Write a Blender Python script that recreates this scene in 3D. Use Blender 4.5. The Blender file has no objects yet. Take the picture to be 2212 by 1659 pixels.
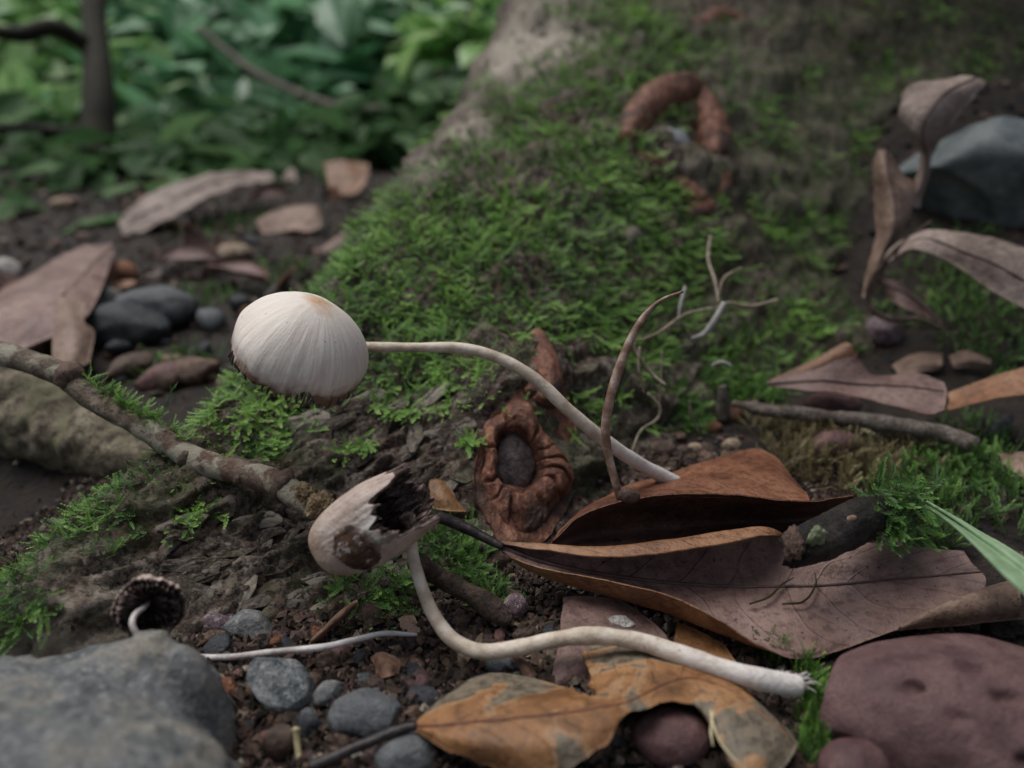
import bpy, math, random
import numpy as np
from mathutils import Vector, noise as mnoise
rnd = random.Random(7); rng = np.random.default_rng(11)
S = 0.01                      # everything below is written in centimetres, built in metres
sc = bpy.context.scene
col = sc.collection
# ------------------------------------------------------------------ camera
CAM_H, PITCH, FPX = 9.2, math.radians(23), 1671.0
cam_d = bpy.data.cameras.new('camera'); cam = bpy.data.objects.new('camera', cam_d); col.objects.link(cam)
cam.location = (0, 0, CAM_H*S); cam.rotation_euler = (math.pi/2-PITCH, 0, 0)
cam_d.sensor_width = 36; cam_d.lens = 36*FPX/2212
cam_d.clip_start = .005; cam_d.clip_end = 500
cam_d.dof.use_dof = True; cam_d.dof.focus_distance = .141; cam_d.dof.aperture_fstop = 11.0
sc.camera = cam
# ------------------------------------------------------------------ light
SUN_EL, SUN_AZ = math.radians(66), math.radians(-50)     # azimuth from +Y towards +X
w = bpy.data.worlds.new('World'); sc.world = w; w.use_nodes = True
wn = w.node_tree; wn.nodes.clear()
sky = wn.nodes.new('ShaderNodeTexSky'); sky.sky_type = 'NISHITA'; sky.sun_disc = False
sky.sun_elevation = SUN_EL; sky.sun_rotation = SUN_AZ; sky.dust_density = 3.0; sky.air_density = 1.0
hs = wn.nodes.new('ShaderNodeHueSaturation'); hs.inputs['Saturation'].default_value = .5
bg = wn.nodes.new('ShaderNodeBackground'); bg.inputs['Strength'].default_value = .05
wo = wn.nodes.new('ShaderNodeOutputWorld')
wn.links.new(sky.outputs[0], hs.inputs['Color']); wn.links.new(hs.outputs[0], bg.inputs[0]); wn.links.new(bg.outputs[0], wo.inputs[0])
sun_d = bpy.data.lights.new('sun', 'SUN'); sun_d.energy = 1.5; sun_d.angle = math.radians(48); sun_d.color = (1, .985, .96)
sun = bpy.data.objects.new('sun', sun_d); col.objects.link(sun)
_sd = Vector((math.sin(SUN_AZ)*math.cos(SUN_EL), math.cos(SUN_AZ)*math.cos(SUN_EL), math.sin(SUN_EL)))
sun.rotation_euler = _sd.to_track_quat('Z', 'Y').to_euler()
vs = sc.view_settings; vs.view_transform = 'Standard'; vs.look = 'None'; vs.gamma = 1; vs.use_curve_mapping = False
vs.exposure = 0.82
sc.cycles.max_bounces = 6; sc.cycles.diffuse_bounces = 3; sc.cycles.glossy_bounces = 2; sc.cycles.transmission_bounces = 3
sc.cycles.use_denoising = True
# ------------------------------------------------------------------ placing helpers (a sight line met with a plane or a surface)
cP, sP = math.cos(PITCH), math.sin(PITCH)
def ray(px, py):
    a, b = (px-1106)/FPX, (830-py)/FPX
    return np.array([a, cP+b*sP, -sP+b*cP])
C0 = np.array([0, 0, CAM_H])
def pd(px, py, d): return C0+ray(px, py)*d
def pg(px, py, z=0.): r = ray(px, py); return C0+r*((z-CAM_H)/r[2])
def py_(px, py, Y): r = ray(px, py); return C0+r*(Y/r[1])
# ------------------------------------------------------------------ noise
def _hash(i, j, k, s):
    n = (i.astype(np.uint32)*np.uint32(374761393)+j.astype(np.uint32)*np.uint32(668265263)+k.astype(np.uint32)*np.uint32(2246822519)+np.uint32((s*3266489917) & 0xffffffff))
    n = (n ^ (n >> np.uint32(13)))*np.uint32(1274126177); n = n ^ (n >> np.uint32(16))
    return (n & np.uint32(0xffffff)).astype(np.float64)/0xffffff
def vn(p, s=0):
    p = np.asarray(p, float); f = np.floor(p); t = p-f; t = t*t*(3-2*t); i = f.astype(np.int64)
    r = 0
    for a in (0, 1):
        for b in (0, 1):
            for c in (0, 1):
                wt = (t[:, 0] if a else 1-t[:, 0])*(t[:, 1] if b else 1-t[:, 1])*(t[:, 2] if c else 1-t[:, 2])
                r = r+wt*_hash(i[:, 0]+a, i[:, 1]+b, i[:, 2]+c, s)
    return r*2-1
def fbm(p, o=4, s=0):
    p = np.asarray(p, float); r = 0; a = 1.; tot = 0
    for k in range(o):
        r = r+a*vn(p*2**k+13.7*k, s+k); tot += a; a *= .5
    return r/tot
def worley(p, s=0):
    """2-D cells: distance to nearest and second nearest point, id of the nearest"""
    p = np.asarray(p, float); f = np.floor(p).astype(np.int64)
    d1 = np.full(len(p), 9.); d2 = d1.copy(); cid = np.zeros(len(p))
    z = np.zeros(len(p), np.int64)
    for a in (-1, 0, 1):
        for b in (-1, 0, 1):
            i, j = f[:, 0]+a, f[:, 1]+b
            q = np.stack([i+_hash(i, j, z, s), j+_hash(i, j, z, s+5)], 1)
            d = np.hypot(*(p-q).T); h = _hash(i, j, z, s+9)
            n1 = d < d1
            d2 = np.where(n1, d1, np.minimum(d2, d)); cid = np.where(n1, h, cid); d1 = np.where(n1, d, d1)
    return d1, d2, cid
def sst(a, b, x): t = np.clip((x-a)/(b-a), 0, 1); return t*t*(3-2*t)
# ------------------------------------------------------------------ materials
class NT:
    def __init__(s, name):
        s.m = bpy.data.materials.new(name); s.m.use_nodes = True; s.t = s.m.node_tree; s.n = s.t.nodes; s.n.clear()
        s.out = s.n.new('ShaderNodeOutputMaterial'); s.b = s.n.new('ShaderNodeBsdfPrincipled'); s.ln(s.b.outputs[0], s.out.inputs[0])
        s.tc = s.n.new('ShaderNodeTexCoord')
    def ln(s, a, b): s.t.links.new(a, b)
    def put(s, v, i):
        if hasattr(v, 'is_linked'): s.ln(v, i)
        elif isinstance(v, (tuple, list)) and len(v) == 3 and i.type == 'RGBA': i.default_value = (*v, 1)
        else: i.default_value = v
    def co(s, scale=(1, 1, 1), rot=(0, 0, 0), src='Object'):
        m = s.n.new('ShaderNodeMapping'); m.inputs['Scale'].default_value = scale; m.inputs['Rotation'].default_value = rot
        s.ln(s.tc.outputs[src], m.inputs[0]); return m.outputs[0]
    def noise(s, size, detail=5, rough=.6, vec=None, dist=0, out=0):
        n = s.n.new('ShaderNodeTexNoise'); n.inputs['Scale'].default_value = 1/(size*S) if vec is None or size < 0 else size
        n.inputs['Scale'].default_value = 1/(abs(size)*S) if vec is None else abs(size)
        n.inputs['Detail'].default_value = detail; n.inputs['Roughness'].default_value = rough; n.inputs['Distortion'].default_value = dist
        s.ln(vec if vec is not None else s.tc.outputs['Object'], n.inputs['Vector'])
        c = s.n.new('ShaderNodeMath'); c.operation = 'MULTIPLY_ADD'; c.use_clamp = True; c.inputs[1].default_value = 1.65; c.inputs[2].default_value = -.325
        s.ln(n.outputs[out], c.inputs[0]); return c.outputs[0]
    def voro(s, size, feat='F1', vec=None, out=0, rnd_=1):
        n = s.n.new('ShaderNodeTexVoronoi'); n.feature = feat; n.inputs['Scale'].default_value = 1/(size*S) if vec is None else size
        n.inputs['Randomness'].default_value = rnd_
        s.ln(vec if vec is not None else s.tc.outputs['Object'], n.inputs['Vector']); return n.outputs[out]
    def ramp(s, f, stops, interp='LINEAR'):
        r = s.n.new('ShaderNodeValToRGB'); e = r.color_ramp.elements; r.color_ramp.interpolation = interp
        while len(e) < len(stops): e.new(.5)
        for k, (p, c) in enumerate(stops):
            e[k].position = p; e[k].color = (*c, 1) if isinstance(c, (tuple, list)) else (c, c, c, 1)
        s.put(f, r.inputs[0]); return r.outputs[0]
    def mix(s, f, a, b, mode='MIX'):
        n = s.n.new('ShaderNodeMix'); n.data_type = 'RGBA'; n.blend_type = mode
        s.put(f, n.inputs[0]); s.put(a, n.inputs[6]); s.put(b, n.inputs[7]); return n.outputs[2]
    def ma(s, op, a, b=0., c=None):
        n = s.n.new('ShaderNodeMath'); n.operation = op; s.put(a, n.inputs[0]); s.put(b, n.inputs[1])
        if c is not None: s.put(c, n.inputs[2])
        return n.outputs[0]
    def attr(s, name, out='Fac'):
        n = s.n.new('ShaderNodeAttribute'); n.attribute_name = name; return n.outputs[out]
    def uv(s):
        n = s.n.new('ShaderNodeSeparateXYZ'); s.ln(s.tc.outputs['UV'], n.inputs[0]); return n.outputs[0], n.outputs[1]
    def orand(s): return s.n.new('ShaderNodeObjectInfo').outputs['Random']
    def bump(s, h, strength=.5, dist=.05, prev=None):
        n = s.n.new('ShaderNodeBump'); n.inputs['Strength'].default_value = strength; n.inputs['Distance'].default_value = dist*S*1.6
        s.ln(h, n.inputs['Height'])
        if prev is not None: s.ln(prev, n.inputs['Normal'])
        return n.outputs[0]
    def fin(s, color, rough=.7, normal=None, spec=.5, sss=0, sssr=.1, translucent=0, coat=0):
        s.put(color, s.b.inputs['Base Color']); s.put(rough, s.b.inputs['Roughness']); s.b.inputs['Specular IOR Level'].default_value = spec
        if normal is not None: s.ln(normal, s.b.inputs['Normal'])
        if sss:
            s.b.inputs['Subsurface Weight'].default_value = sss; s.b.inputs['Subsurface Radius'].default_value = (1, .6, .4); s.b.inputs['Subsurface Scale'].default_value = sssr*S
        if coat: s.b.inputs['Coat Weight'].default_value = coat; s.b.inputs['Coat Roughness'].default_value = .35
        if translucent:
            t = s.n.new('ShaderNodeBsdfTranslucent'); s.put(color, t.inputs[0]); mx = s.n.new('ShaderNodeMixShader'); mx.inputs[0].default_value = translucent
            s.ln(s.b.outputs[0], mx.inputs[1]); s.ln(t.outputs[0], mx.inputs[2]); s.ln(mx.outputs[0], s.out.inputs[0])
        return s.m
M = {}
def m_soil():
    t = NT('soil'); n = t.noise(.6, 8, .7); g = t.voro(.16)
    c = t.ramp(n, [(.3, (.011, .008, .0065)), (.5, (.025, .018, .014)), (.72, (.052, .036, .026))])
    M['soil'] = t.fin(c, t.ramp(n, [(.3, .55), (.7, .9)]), t.bump(t.noise(.08, 6, .7), .9, .06, t.bump(g, .7, .08)), .35)
def m_bark():
    t = NT('bark'); v = t.co((1, 1, 1.0), (0, 0, math.radians(-32)))
    st = t.co((70, 260, 160), (0, 0, math.radians(-38)))
    n1 = t.noise(1.1, 6, .62); n2 = t.noise(1., 7, .7, st); n3 = t.noise(3.2, 3, .5); n4 = t.noise(.12, 5, .7)
    c = t.ramp(n2, [(.22, (.022, .016, .013)), (.42, (.075, .056, .043)), (.58, (.16, .122, .094)), (.78, (.33, .28, .225))])
    c = t.mix(t.ramp(n1, [(.48, 0), (.58, .7)]), c, (.125, .068, .05))          # red-brown under-bark
    c = t.mix(t.ma('MULTIPLY', t.ramp(n3, [(.48, 0), (.62, .8)]), t.ramp(t.noise(.3, 5, .7), [(.42, 0), (.6, 1)])), c, (.3, .26, .205))             # pale lichen-grey bark
    c = t.mix(t.ramp(n4, [(.36, .85), (.52, 0)]), c, (.016, .012, .01)); c = t.mix(t.ramp(t.noise(.22, 4, .6), [(.6, 0), (.68, .55)]), c, (.34, .28, .24))
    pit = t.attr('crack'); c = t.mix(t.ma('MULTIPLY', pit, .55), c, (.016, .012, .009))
    alg = t.noise(1.9, 5, .65); c = t.mix(t.ramp(alg, [(.5, 0), (.68, .5)]), c, (.06, .078, .026))
    c = t.mix(t.ma('MULTIPLY', t.attr('pale'), t.ramp(t.noise(.9, 6, .65), [(.3, 0), (.45, 1)])), c, (.5, .44, .36))
    c = t.mix(t.ma('MULTIPLY', t.attr('olive'), t.ramp(t.noise(.7, 6, .7), [(.3, .25), (.6, .85)])), c, t.ramp(t.noise(.35, 5, .7), [(.28, (.022, .03, .013)), (.52, (.08, .092, .042)), (.68, (.17, .155, .1)), (.8, (.36, .32, .24))]))
    b = t.bump(t.noise(.05, 5, .75), .6, .03, t.bump(n2, .9, .12, t.bump(n4, .5, .05)))
    M['bark'] = t.fin(c, t.ramp(n2, [(.3, .6), (.7, .9)]), b, .3)
def m_wood():   # red-brown callus wood
    t = NT('callus_wood'); st = t.co((420, 200, 110), (.3, .5, 0)); n = t.noise(1., 6, .65, st, 1.2); n2 = t.noise(.25, 5, .65); n3 = t.noise(1.3, 4, .6)
    c = t.ramp(n2, [(.2, (.07, .026, .016)), (.5, (.2, .08, .048)), (.8, (.36, .18, .11))])
    c = t.mix(t.ramp(n, [(.4, .7), (.6, 0)]), c, (.06, .022, .014)); c = t.mix(t.ramp(n3, [(.52, 0), (.64, .8)]), c, (.045, .03, .024))
    M['wood'] = t.fin(c, .62, t.bump(n, .7, .05, t.bump(n2, .6, .06)), .35)
def stone_mat(name, lo, mid, hi, size=.7, speck=None, rough=.62, grain=.05, bump=.4):
    t = NT(name); n = t.noise(size, 7, .62); g = t.noise(grain, 4, .7)
    c = t.ramp(n, [(.3, lo), (.5, mid), (.72, hi)])
    c = t.mix(t.ramp(g, [(.38, .45), (.5, 0)]), c, tuple(x*.45 for x in lo))
    if speck: c = t.mix(t.ramp(t.noise(grain*2.2, 3, .8), [(.58, 0), (.66, .8)]), c, speck)
    r = t.orand(); c = t.mix(1., c, t.ramp(r, [(0, (.68, .68, .7)), (1, (1.25, 1.2, 1.15))]), 'MULTIPLY')
    M[name] = t.fin(c, t.ramp(n, [(.3, rough-.15), (.7, min(.95, rough+.15))]), t.bump(g, bump, .04, t.bump(n, .5, .12)), .4)
def leaf_mat(name, lo, mid, hi, vein, patch=None, spots=(.012, .008, .006), rough=.42, nveins=11., vein_amt=.5, trans=.08, patch_lo=.5, bumpv=.35):
    t = NT(name); u, v = t.uv(); n = t.noise(1.3, 6, .6); n2 = t.noise(.16, 5, .7); n3 = t.noise(.06, 3, .6)
    c = t.ramp(n, [(.28, lo), (.5, mid), (.74, hi)])
    c = t.mix(t.ramp(n2, [(.3, .55), (.5, 0)]), c, tuple(x*.55 for x in lo))
    av = t.ma('ABSOLUTE', t.ma('SUBTRACT', v, .5))
    w_ = t.ma('ADD', t.ma('MULTIPLY', u, nveins), t.ma('MULTIPLY', av, -5.))
    w_ = t.ma('ADD', w_, t.ma('MULTIPLY', t.noise(1.6, 2, .5), .9))
    f = t.ma('ABSOLUTE', t.ma('SUBTRACT', t.ma('FRACT', w_), .5))
    vein_f = t.ramp(f, [(.0, 1), (.05, 0)]); c = t.mix(t.ma('MULTIPLY', vein_f, vein_amt), c, vein)
    net = t.voro(.13, 'DISTANCE_TO_EDGE'); netf = t.ramp(net, [(.0, 1), (.09, 0)]); c = t.mix(t.ma('MULTIPLY', netf, vein_amt*.35), c, vein)
    if patch:
        pf = t.ramp(t.noise(1.5, 5, .55, dist=.6), [(patch_lo, 0), (patch_lo+.025, 1)])
        pc = t.mix(t.ramp(n2, [(.35, 0), (.6, 1)]), tuple(x*.5 for x in patch), patch)
        edge = t.ramp(t.noise(1.5, 5, .55, dist=.6), [(patch_lo-.05, 0), (patch_lo-.01, .8), (patch_lo+.03, 0)])
        c = t.mix(edge, c, (.38, .23, .12)); c = t.mix(pf, c, pc)
    c = t.mix(t.ramp(t.noise(.09, 2, .5), [(.82, 0), (.87, .8)]), c, spots)
    c = t.mix(t.ramp(n3, [(.74, 0), (.86, .25)]), c, (.5, .46, .42))
    r = t.orand(); c = t.mix(1., c, t.ramp(r, [(0, (.82, .8, .8)), (1, (1.15, 1.12, 1.1))]), 'MULTIPLY')
    b = t.bump(vein_f, bumpv, .05, t.bump(n2, .45, .04, t.bump(netf, .15, .02)))
    M[name] = t.fin(c, t.ramp(n2, [(.3, rough), (.7, rough+.25)]), b, .5, translucent=trans)
def m_moss(name, dark, mid, hi):
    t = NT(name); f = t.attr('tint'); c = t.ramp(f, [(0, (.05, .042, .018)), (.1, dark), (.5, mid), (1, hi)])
    M[name] = t.fin(c, .5, None, .35, translucent=.28)
def m_cap():
    t = NT('pale_cap'); u, v = t.uv(); n = t.noise(.35, 5, .6); st = t.n.new('ShaderNodeCombineXYZ')
    t.ln(t.ma('MULTIPLY', u, 130.), st.inputs[0]); t.ln(t.ma('MULTIPLY', v, 3.5), st.inputs[1])
    s_ = t.noise(1., 3, .5, st.outputs[0])
    c = t.ramp(s_, [(.15, (.64, .555, .485)), (.5, (.72, .645, .575)), (.85, (.77, .71, .65))])
    va = t.ma('ADD', v, t.ma('MULTIPLY', t.ma('SUBTRACT', n, .5), .22))
    c = t.mix(t.ramp(va, [(.03, .85), (.17, 0)]), c, (.5, .29, .155))
    c = t.mix(t.ramp(va, [(.84, 0), (.93, .45), (.985, .95)]), c, (.15, .075, .05))
    c = t.mix(t.ramp(t.noise(.13, 2, .5), [(.85, 0), (.9, .5)]), c, (.2, .15, .125))
    M['cap'] = t.fin(c, .62, t.bump(s_, .22, .03, t.bump(t.noise(.06, 3, .6), .15, .02)), .3, sss=.25, sssr=.12)
    t = NT('aged_cap'); u, v = t.uv(); n = t.noise(.5, 5, .6); n2 = t.noise(.1, 4, .6)
    c = t.ramp(n, [(.25, (.3, .22, .185)), (.5, (.42, .33, .28)), (.78, (.52, .425, .37))])
    c = t.mix(t.ramp(v, [(.0, .6), (.3, .0)]), c, (.46, .3, .17))
    c = t.mix(t.ramp(n2, [(.76, 0), (.82, .75)]), c, (.1, .065, .055))
    rot = t.ma('MULTIPLY', t.ramp(t.noise(.3, 6, .7), [(.3, 0), (.42, 1)]), t.ramp(t.ma('ADD', t.attr('rot'), t.ma('MULTIPLY', t.ma('SUBTRACT', t.noise(.25, 5, .7), .5), .6)), [(.36, 0), (.46, 1)]))
    c = t.mix(rot, c, t.ramp(t.noise(.15, 5, .7), [(.3, (.02, .011, .009)), (.55, (.07, .034, .02)), (.8, (.19, .1, .045))]))
    c = t.mix(t.ma('MULTIPLY', t.attr('white'), .85), c, (.68, .64, .58))
    M['cap_old'] = t.fin(c, .6, t.bump(n2, .35, .04, t.bump(n, .3, .1)), .35, sss=.15, sssr=.1)
    t = NT('dark_gill'); n = t.noise(.2, 5, .65); c = t.ramp(n, [(.25, (.03, .019, .018)), (.5, (.1, .068, .06)), (.75, (.3, .22, .19))])
    M['gill'] = t.fin(c, .7, t.bump(n, .6, .05), .3)
    for nm, a, b_, e in (('stem', (.40, .325, .245), (.54, .455, .36), (.66, .59, .51)), ('stem_white', (.34, .3, .285), (.5, .46, .44), (.66, .62, .6)), ('stem_brown', (.13, .065, .045), (.24, .145, .105), (.42, .32, .27))):
        t = NT(nm); n = t.noise(1., 6, .62, t.co((260, 260, 260))); n2 = t.noise(.08, 4, .7); u, v = t.uv()
        c = t.ramp(n, [(.3, a), (.5, b_), (.72, e)])
        if nm != 'stem_brown':
            c = t.mix(t.ma('MULTIPLY', t.ramp(v, [(.62, 0), (1, .95)]), t.ramp(n2, [(.3, .45), (.62, 1)])), c, (.74, .71, .71))
        c = t.mix(t.ramp(t.noise(.1, 2, .5), [(.88, 0), (.92, .7)]), c, (.12, .085, .07))
        M[nm] = t.fin(c, .52, t.bump(n2, .35, .03), .4, sss=.2 if nm != 'stem_brown' else 0, sssr=.08)
def m_twig(name, lo, mid, hi, red=None, lich=None, rough=.75):
    t = NT(name); n = t.noise(.45, 7, .65); n2 = t.noise(.07, 5, .7); u, v = t.uv()
    c = t.ramp(n, [(.3, lo), (.5, mid), (.7, hi)]); c = t.mix(t.ramp(n2, [(.34, .7), (.5, 0)]), c, tuple(x*.4 for x in lo))
    if red: c = t.mix(t.ma('MULTIPLY', t.ramp(v, [(.3, 0), (.85, 1)]), t.ramp(t.noise(.5, 4, .6), [(.3, .3), (.6, 1)])), c, red)
    if lich: c = t.mix(t.ramp(t.noise(.9, 5, .6), [(.52, 0), (.6, .75)]), c, lich)
    M[name] = t.fin(c, rough, t.bump(n2, .7, .05, t.bump(n, .6, .12)), .3)
def m_simple(name, lo, hi, size=.4, rough=.6, trans=0, bump=.3, spec=.4):
    t = NT(name); n = t.noise(size, 6, .62); c = t.ramp(n, [(.3, lo), (.7, hi)])
    r = t.orand(); c = t.mix(1., c, t.ramp(r, [(0, (.75, .75, .75)), (1, (1.2, 1.2, 1.2))]), 'MULTIPLY')
    M[name] = t.fin(c, rough, t.bump(n, bump, .05), spec, translucent=trans)
def m_crumb():
    t = NT('crumb'); f = t.attr('tint'); c = t.ramp(f, [(0, (.018, .013, .01)), (.35, (.05, .033, .024)), (.6, (.11, .062, .04)), (.8, (.09, .055, .055)), (.93, (.2, .14, .09)), (1, (.38, .34, .28))])
    n = t.noise(.05, 4, .7); M['crumb'] = t.fin(t.mix(t.ramp(n, [(.35, .6), (.55, 0)]), c, (.012, .009, .007)), .7, t.bump(n, .6, .03), .35)
def m_foliage():
    for nm, a, b_, e in (('foliage', (.07, .2, .04), (.26, .48, .14), (.55, .7, .36)), ('foliage_blue', (.05, .16, .07), (.18, .38, .2), (.42, .6, .43)), ('foliage_light', (.12, .27, .08), (.36, .56, .24), (.65, .76, .5)), ('foliage_dark', (.025, .065, .022), (.07, .145, .055), (.14, .24, .1))):
        t = NT(nm); f = t.attr('tint'); c = t.ramp(f, [(0, a), (.6, b_), (1, e)]); M[nm] = t.fin(c, .6 if nm == 'foliage_dark' else .36, None, .15 if nm == 'foliage_dark' else .5, translucent=.4)
m_soil(); m_bark(); m_wood(); m_cap(); m_crumb(); m_foliage()
stone_mat('grey_stone', (.06, .07, .078), (.135, .145, .148), (.235, .22, .185), .7, (.26, .26, .25))
stone_mat('blue_stone', (.07, .085, .095), (.17, .19, .2), (.34, .36, .365), .3, (.4, .42, .42), .6, .05, .7)
stone_mat('slate_stone', (.065, .07, .078), (.11, .12, .13), (.165, .175, .185), .6, None, .55)
stone_mat('rock_blue', (.08, .098, .105), (.14, .165, .172), (.21, .235, .24), 1.0)
stone_mat('dark_stone', (.018, .022, .027), (.036, .042, .05), (.07, .078, .085), .5, None, .5)
stone_mat('purple_stone', (.105, .05, .05), (.165, .085, .082), (.215, .122, .115), .6, None, .6, .04, .35)
stone_mat('mauve_stone', (.1, .062, .075), (.165, .11, .128), (.25, .185, .2), .4, (.4, .35, .37), .65)
stone_mat('brown_stone', (.07, .042, .03), (.14, .088, .062), (.24, .165, .118), .35, None, .6)
stone_mat('orange_stone', (.12, .045, .022), (.24, .098, .05), (.33, .17, .1), .4)
stone_mat('tan_stone', (.19, .135, .09), (.32, .24, .165), (.46, .38, .29), .3)
stone_mat('white_stone', (.3, .29, .28), (.48, .47, .45), (.62, .6, .58), .2)
leaf_mat('leaf_brown_top', (.14, .062, .028), (.24, .115, .055), (.33, .18, .095), (.1, .05, .03), rough=.36, vein_amt=.25)
leaf_mat('leaf_brown_under', (.12, .066, .055), (.185, .112, .095), (.25, .165, .143), (.085, .043, .038), rough=.4, vein_amt=.35)
leaf_mat('leaf_red_top', (.12, .042, .02), (.22, .085, .042), (.29, .13, .07), (.09, .035, .02), rough=.34, vein_amt=.3)
leaf_mat('leaf_red_under', (.05, .022, .016), (.082, .04, .028), (.12, .065, .046), (.04, .018, .013), rough=.45, vein_amt=.4)
leaf_mat('leaf_orange', (.17, .075, .026), (.30, .142, .052), (.4, .22, .095), (.12, .058, .026), patch=(.2, .165, .115), rough=.36, vein_amt=.4, patch_lo=.53)
leaf_mat('leaf_pink', (.13, .072, .062), (.2, .122, .105), (.27, .18, .155), (.09, .05, .042), rough=.4)
leaf_mat('leaf_tan', (.16, .10, .068), (.26, .175, .13), (.35, .255, .2), (.12, .07, .048), rough=.5, vein_amt=.4)
leaf_mat('leaf_tan_under', (.18, .13, .108), (.3, .23, .195), (.4, .325, .285), (.12, .08, .06), rough=.5, vein_amt=.3)
m_simple('petiole', (.012, .009, .009), (.04, .03, .028), .2, .45)
m_simple('midrib', (.05, .028, .026), (.095, .055, .05), .2, .5)
m_twig('twig_grey', (.13, .1, .072), (.25, .205, .155), (.4, .35, .28), red=(.12, .066, .046), lich=(.36, .34, .26))
m_twig('twig_mid', (.085, .066, .054), (.17, .138, .115), (.27, .235, .2))
m_twig('log_bark', (.07, .055, .036), (.22, .18, .125), (.36, .31, .225), lich=(.16, .15, .085))
m_twig('twig_dark', (.012, .01, .009), (.026, .021, .018), (.055, .044, .036), rough=.6)
m_twig('twig_brown', (.035, .022, .016), (.075, .05, .037), (.13, .092, .068))
m_simple('knot', (.05, .03, .022), (.13, .08, .058), .15, .75, 0, .8)
m_simple('twig_end', (.13, .075, .035), (.36, .27, .15), .12, .75, 0, .8)
m_simple('lichen', (.12, .15, .07), (.26, .29, .17), .15, .8, 0, .7)
m_simple('cut_wood', (.16, .1, .07), (.3, .2, .145), .12, .7)
m_simple('scar_core', (.035, .024, .025), (.12, .088, .088), .16, .6, 0, .9)
m_simple('pale_core', (.25, .25, .27), (.42, .42, .44), .5, .7)
m_simple('grass', (.17, .27, .14), (.26, .37, .22), .5, .42, .2, .2)
m_simple('rootlet', (.16, .12, .08), (.36, .3, .23), .3, .6)
m_simple('rootlet_grey', (.28, .27, .25), (.45, .43, .4), .3, .6)
m_simple('chip', (.10, .052, .03), (.23, .13, .085), .3, .75, 0, .7)
m_simple('straw', (.36, .3, .16), (.55, .47, .3), .2, .55, .1)
m_simple('trunk_dark', (.012, .011, .006), (.03, .026, .012), 3, .85, 0, .8)
m_simple('branch_far', (.07, .058, .045), (.14, .12, .095), 2, .8)
m_moss('moss', (.022, .058, .012), (.1, .225, .04), (.28, .48, .1))
m_moss('moss_dry', (.07, .055, .025), (.19, .15, .07), (.3, .28, .12))
# ------------------------------------------------------------------ mesh helpers
WL = {}
def mk(name, V, F, mat, parent=None, origin=None, uv=None, attrs=None, smooth=True, midx=None):
    V = np.asarray(V, float)
    if origin is None: origin = np.array([V[:, 0].mean(), V[:, 1].mean(), V[:, 2].min()])
    origin = np.asarray(origin, float)
    me = bpy.data.meshes.new(name)
    if isinstance(F, np.ndarray):
        n, k = F.shape; me.vertices.add(len(V)); me.vertices.foreach_set('co', ((V-origin)*S).astype(np.float32).ravel())
        me.loops.add(n*k); me.loops.foreach_set('vertex_index', F.astype(np.int32).ravel())
        me.polygons.add(n); me.polygons.foreach_set('loop_start', np.arange(0, n*k, k, dtype=np.int32))
        me.update(calc_edges=True)
    else:
        me.from_pydata(((V-origin)*S).tolist(), [], [list(map(int, f)) for f in F])
    for m_ in (mat if isinstance(mat, (list, tuple)) else [mat]): me.materials.append(M[m_])
    npoly = len(me.polygons)
    me.polygons.foreach_set('use_smooth', np.full(npoly, smooth))
    if midx is not None: me.polygons.foreach_set('material_index', np.asarray(midx, np.int32))
    if uv is not None:
        l = me.uv_layers.new(name='UVMap'); li = np.empty(len(me.loops), np.int32); me.loops.foreach_get('vertex_index', li)
        l.data.foreach_set('uv', np.asarray(uv, np.float32)[li].ravel())
    for k, a in (attrs or {}).items():
        at = me.attributes.new(k, 'FLOAT', 'POINT'); at.data.foreach_set('value', np.asarray(a, np.float32))
    me.validate(); me.update()
    o = bpy.data.objects.new(name, me); col.objects.link(o); WL[o] = origin
    if parent is not None: o.parent = parent; o.location = (origin-WL[parent])*S
    else: o.location = origin*S
    return o
def tag(o, label=None, cat=None, group=None, kind=None):
    for k, v in (('label', label), ('category', cat), ('group', group), ('kind', kind)):
        if v: o[k] = v
    return o
def empty(name, loc, label, cat, group=None):
    o = bpy.data.objects.new(name, None); col.objects.link(o); o.empty_display_size = .005
    o.location = np.asarray(loc, float)*S; WL[o] = np.asarray(loc, float); return tag(o, label, cat, group)
def crom(P, n, uniform=False):
    """Catmull-Rom resample (closed=False) of rows P to n rows, by chord length"""
    P = np.asarray(P, float)
    L = np.r_[0, np.cumsum(np.maximum(1e-6, np.linalg.norm(np.diff(P[:, :3] if P.ndim == 2 else P.reshape(len(P), -1), axis=0), axis=1)))]
    if uniform: L = np.arange(len(P))*1.0
    t = np.linspace(0, L[-1], n); m = len(P)
    D = np.zeros_like(P)
    D[1:-1] = (P[2:]-P[:-2])/(L[2:]-L[:-2]).reshape(-1, *[1]*(P.ndim-1)) if m > 2 else 0
    D[0] = (P[1]-P[0])/(L[1]-L[0]); D[-1] = (P[-1]-P[-2])/(L[-1]-L[-2])
    i = np.clip(np.searchsorted(L, t, side='right')-1, 0, m-2); h = (L[i+1]-L[i]); s = (t-L[i])/h
    sh = (-1, *[1]*(P.ndim-1)); s = s.reshape(sh); h = h.reshape(sh)
    return (2*s**3-3*s**2+1)*P[i]+(s**3-2*s**2+s)*h*D[i]+(-2*s**3+3*s**2)*P[i+1]+(s**3-s**2)*h*D[i+1]
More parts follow.
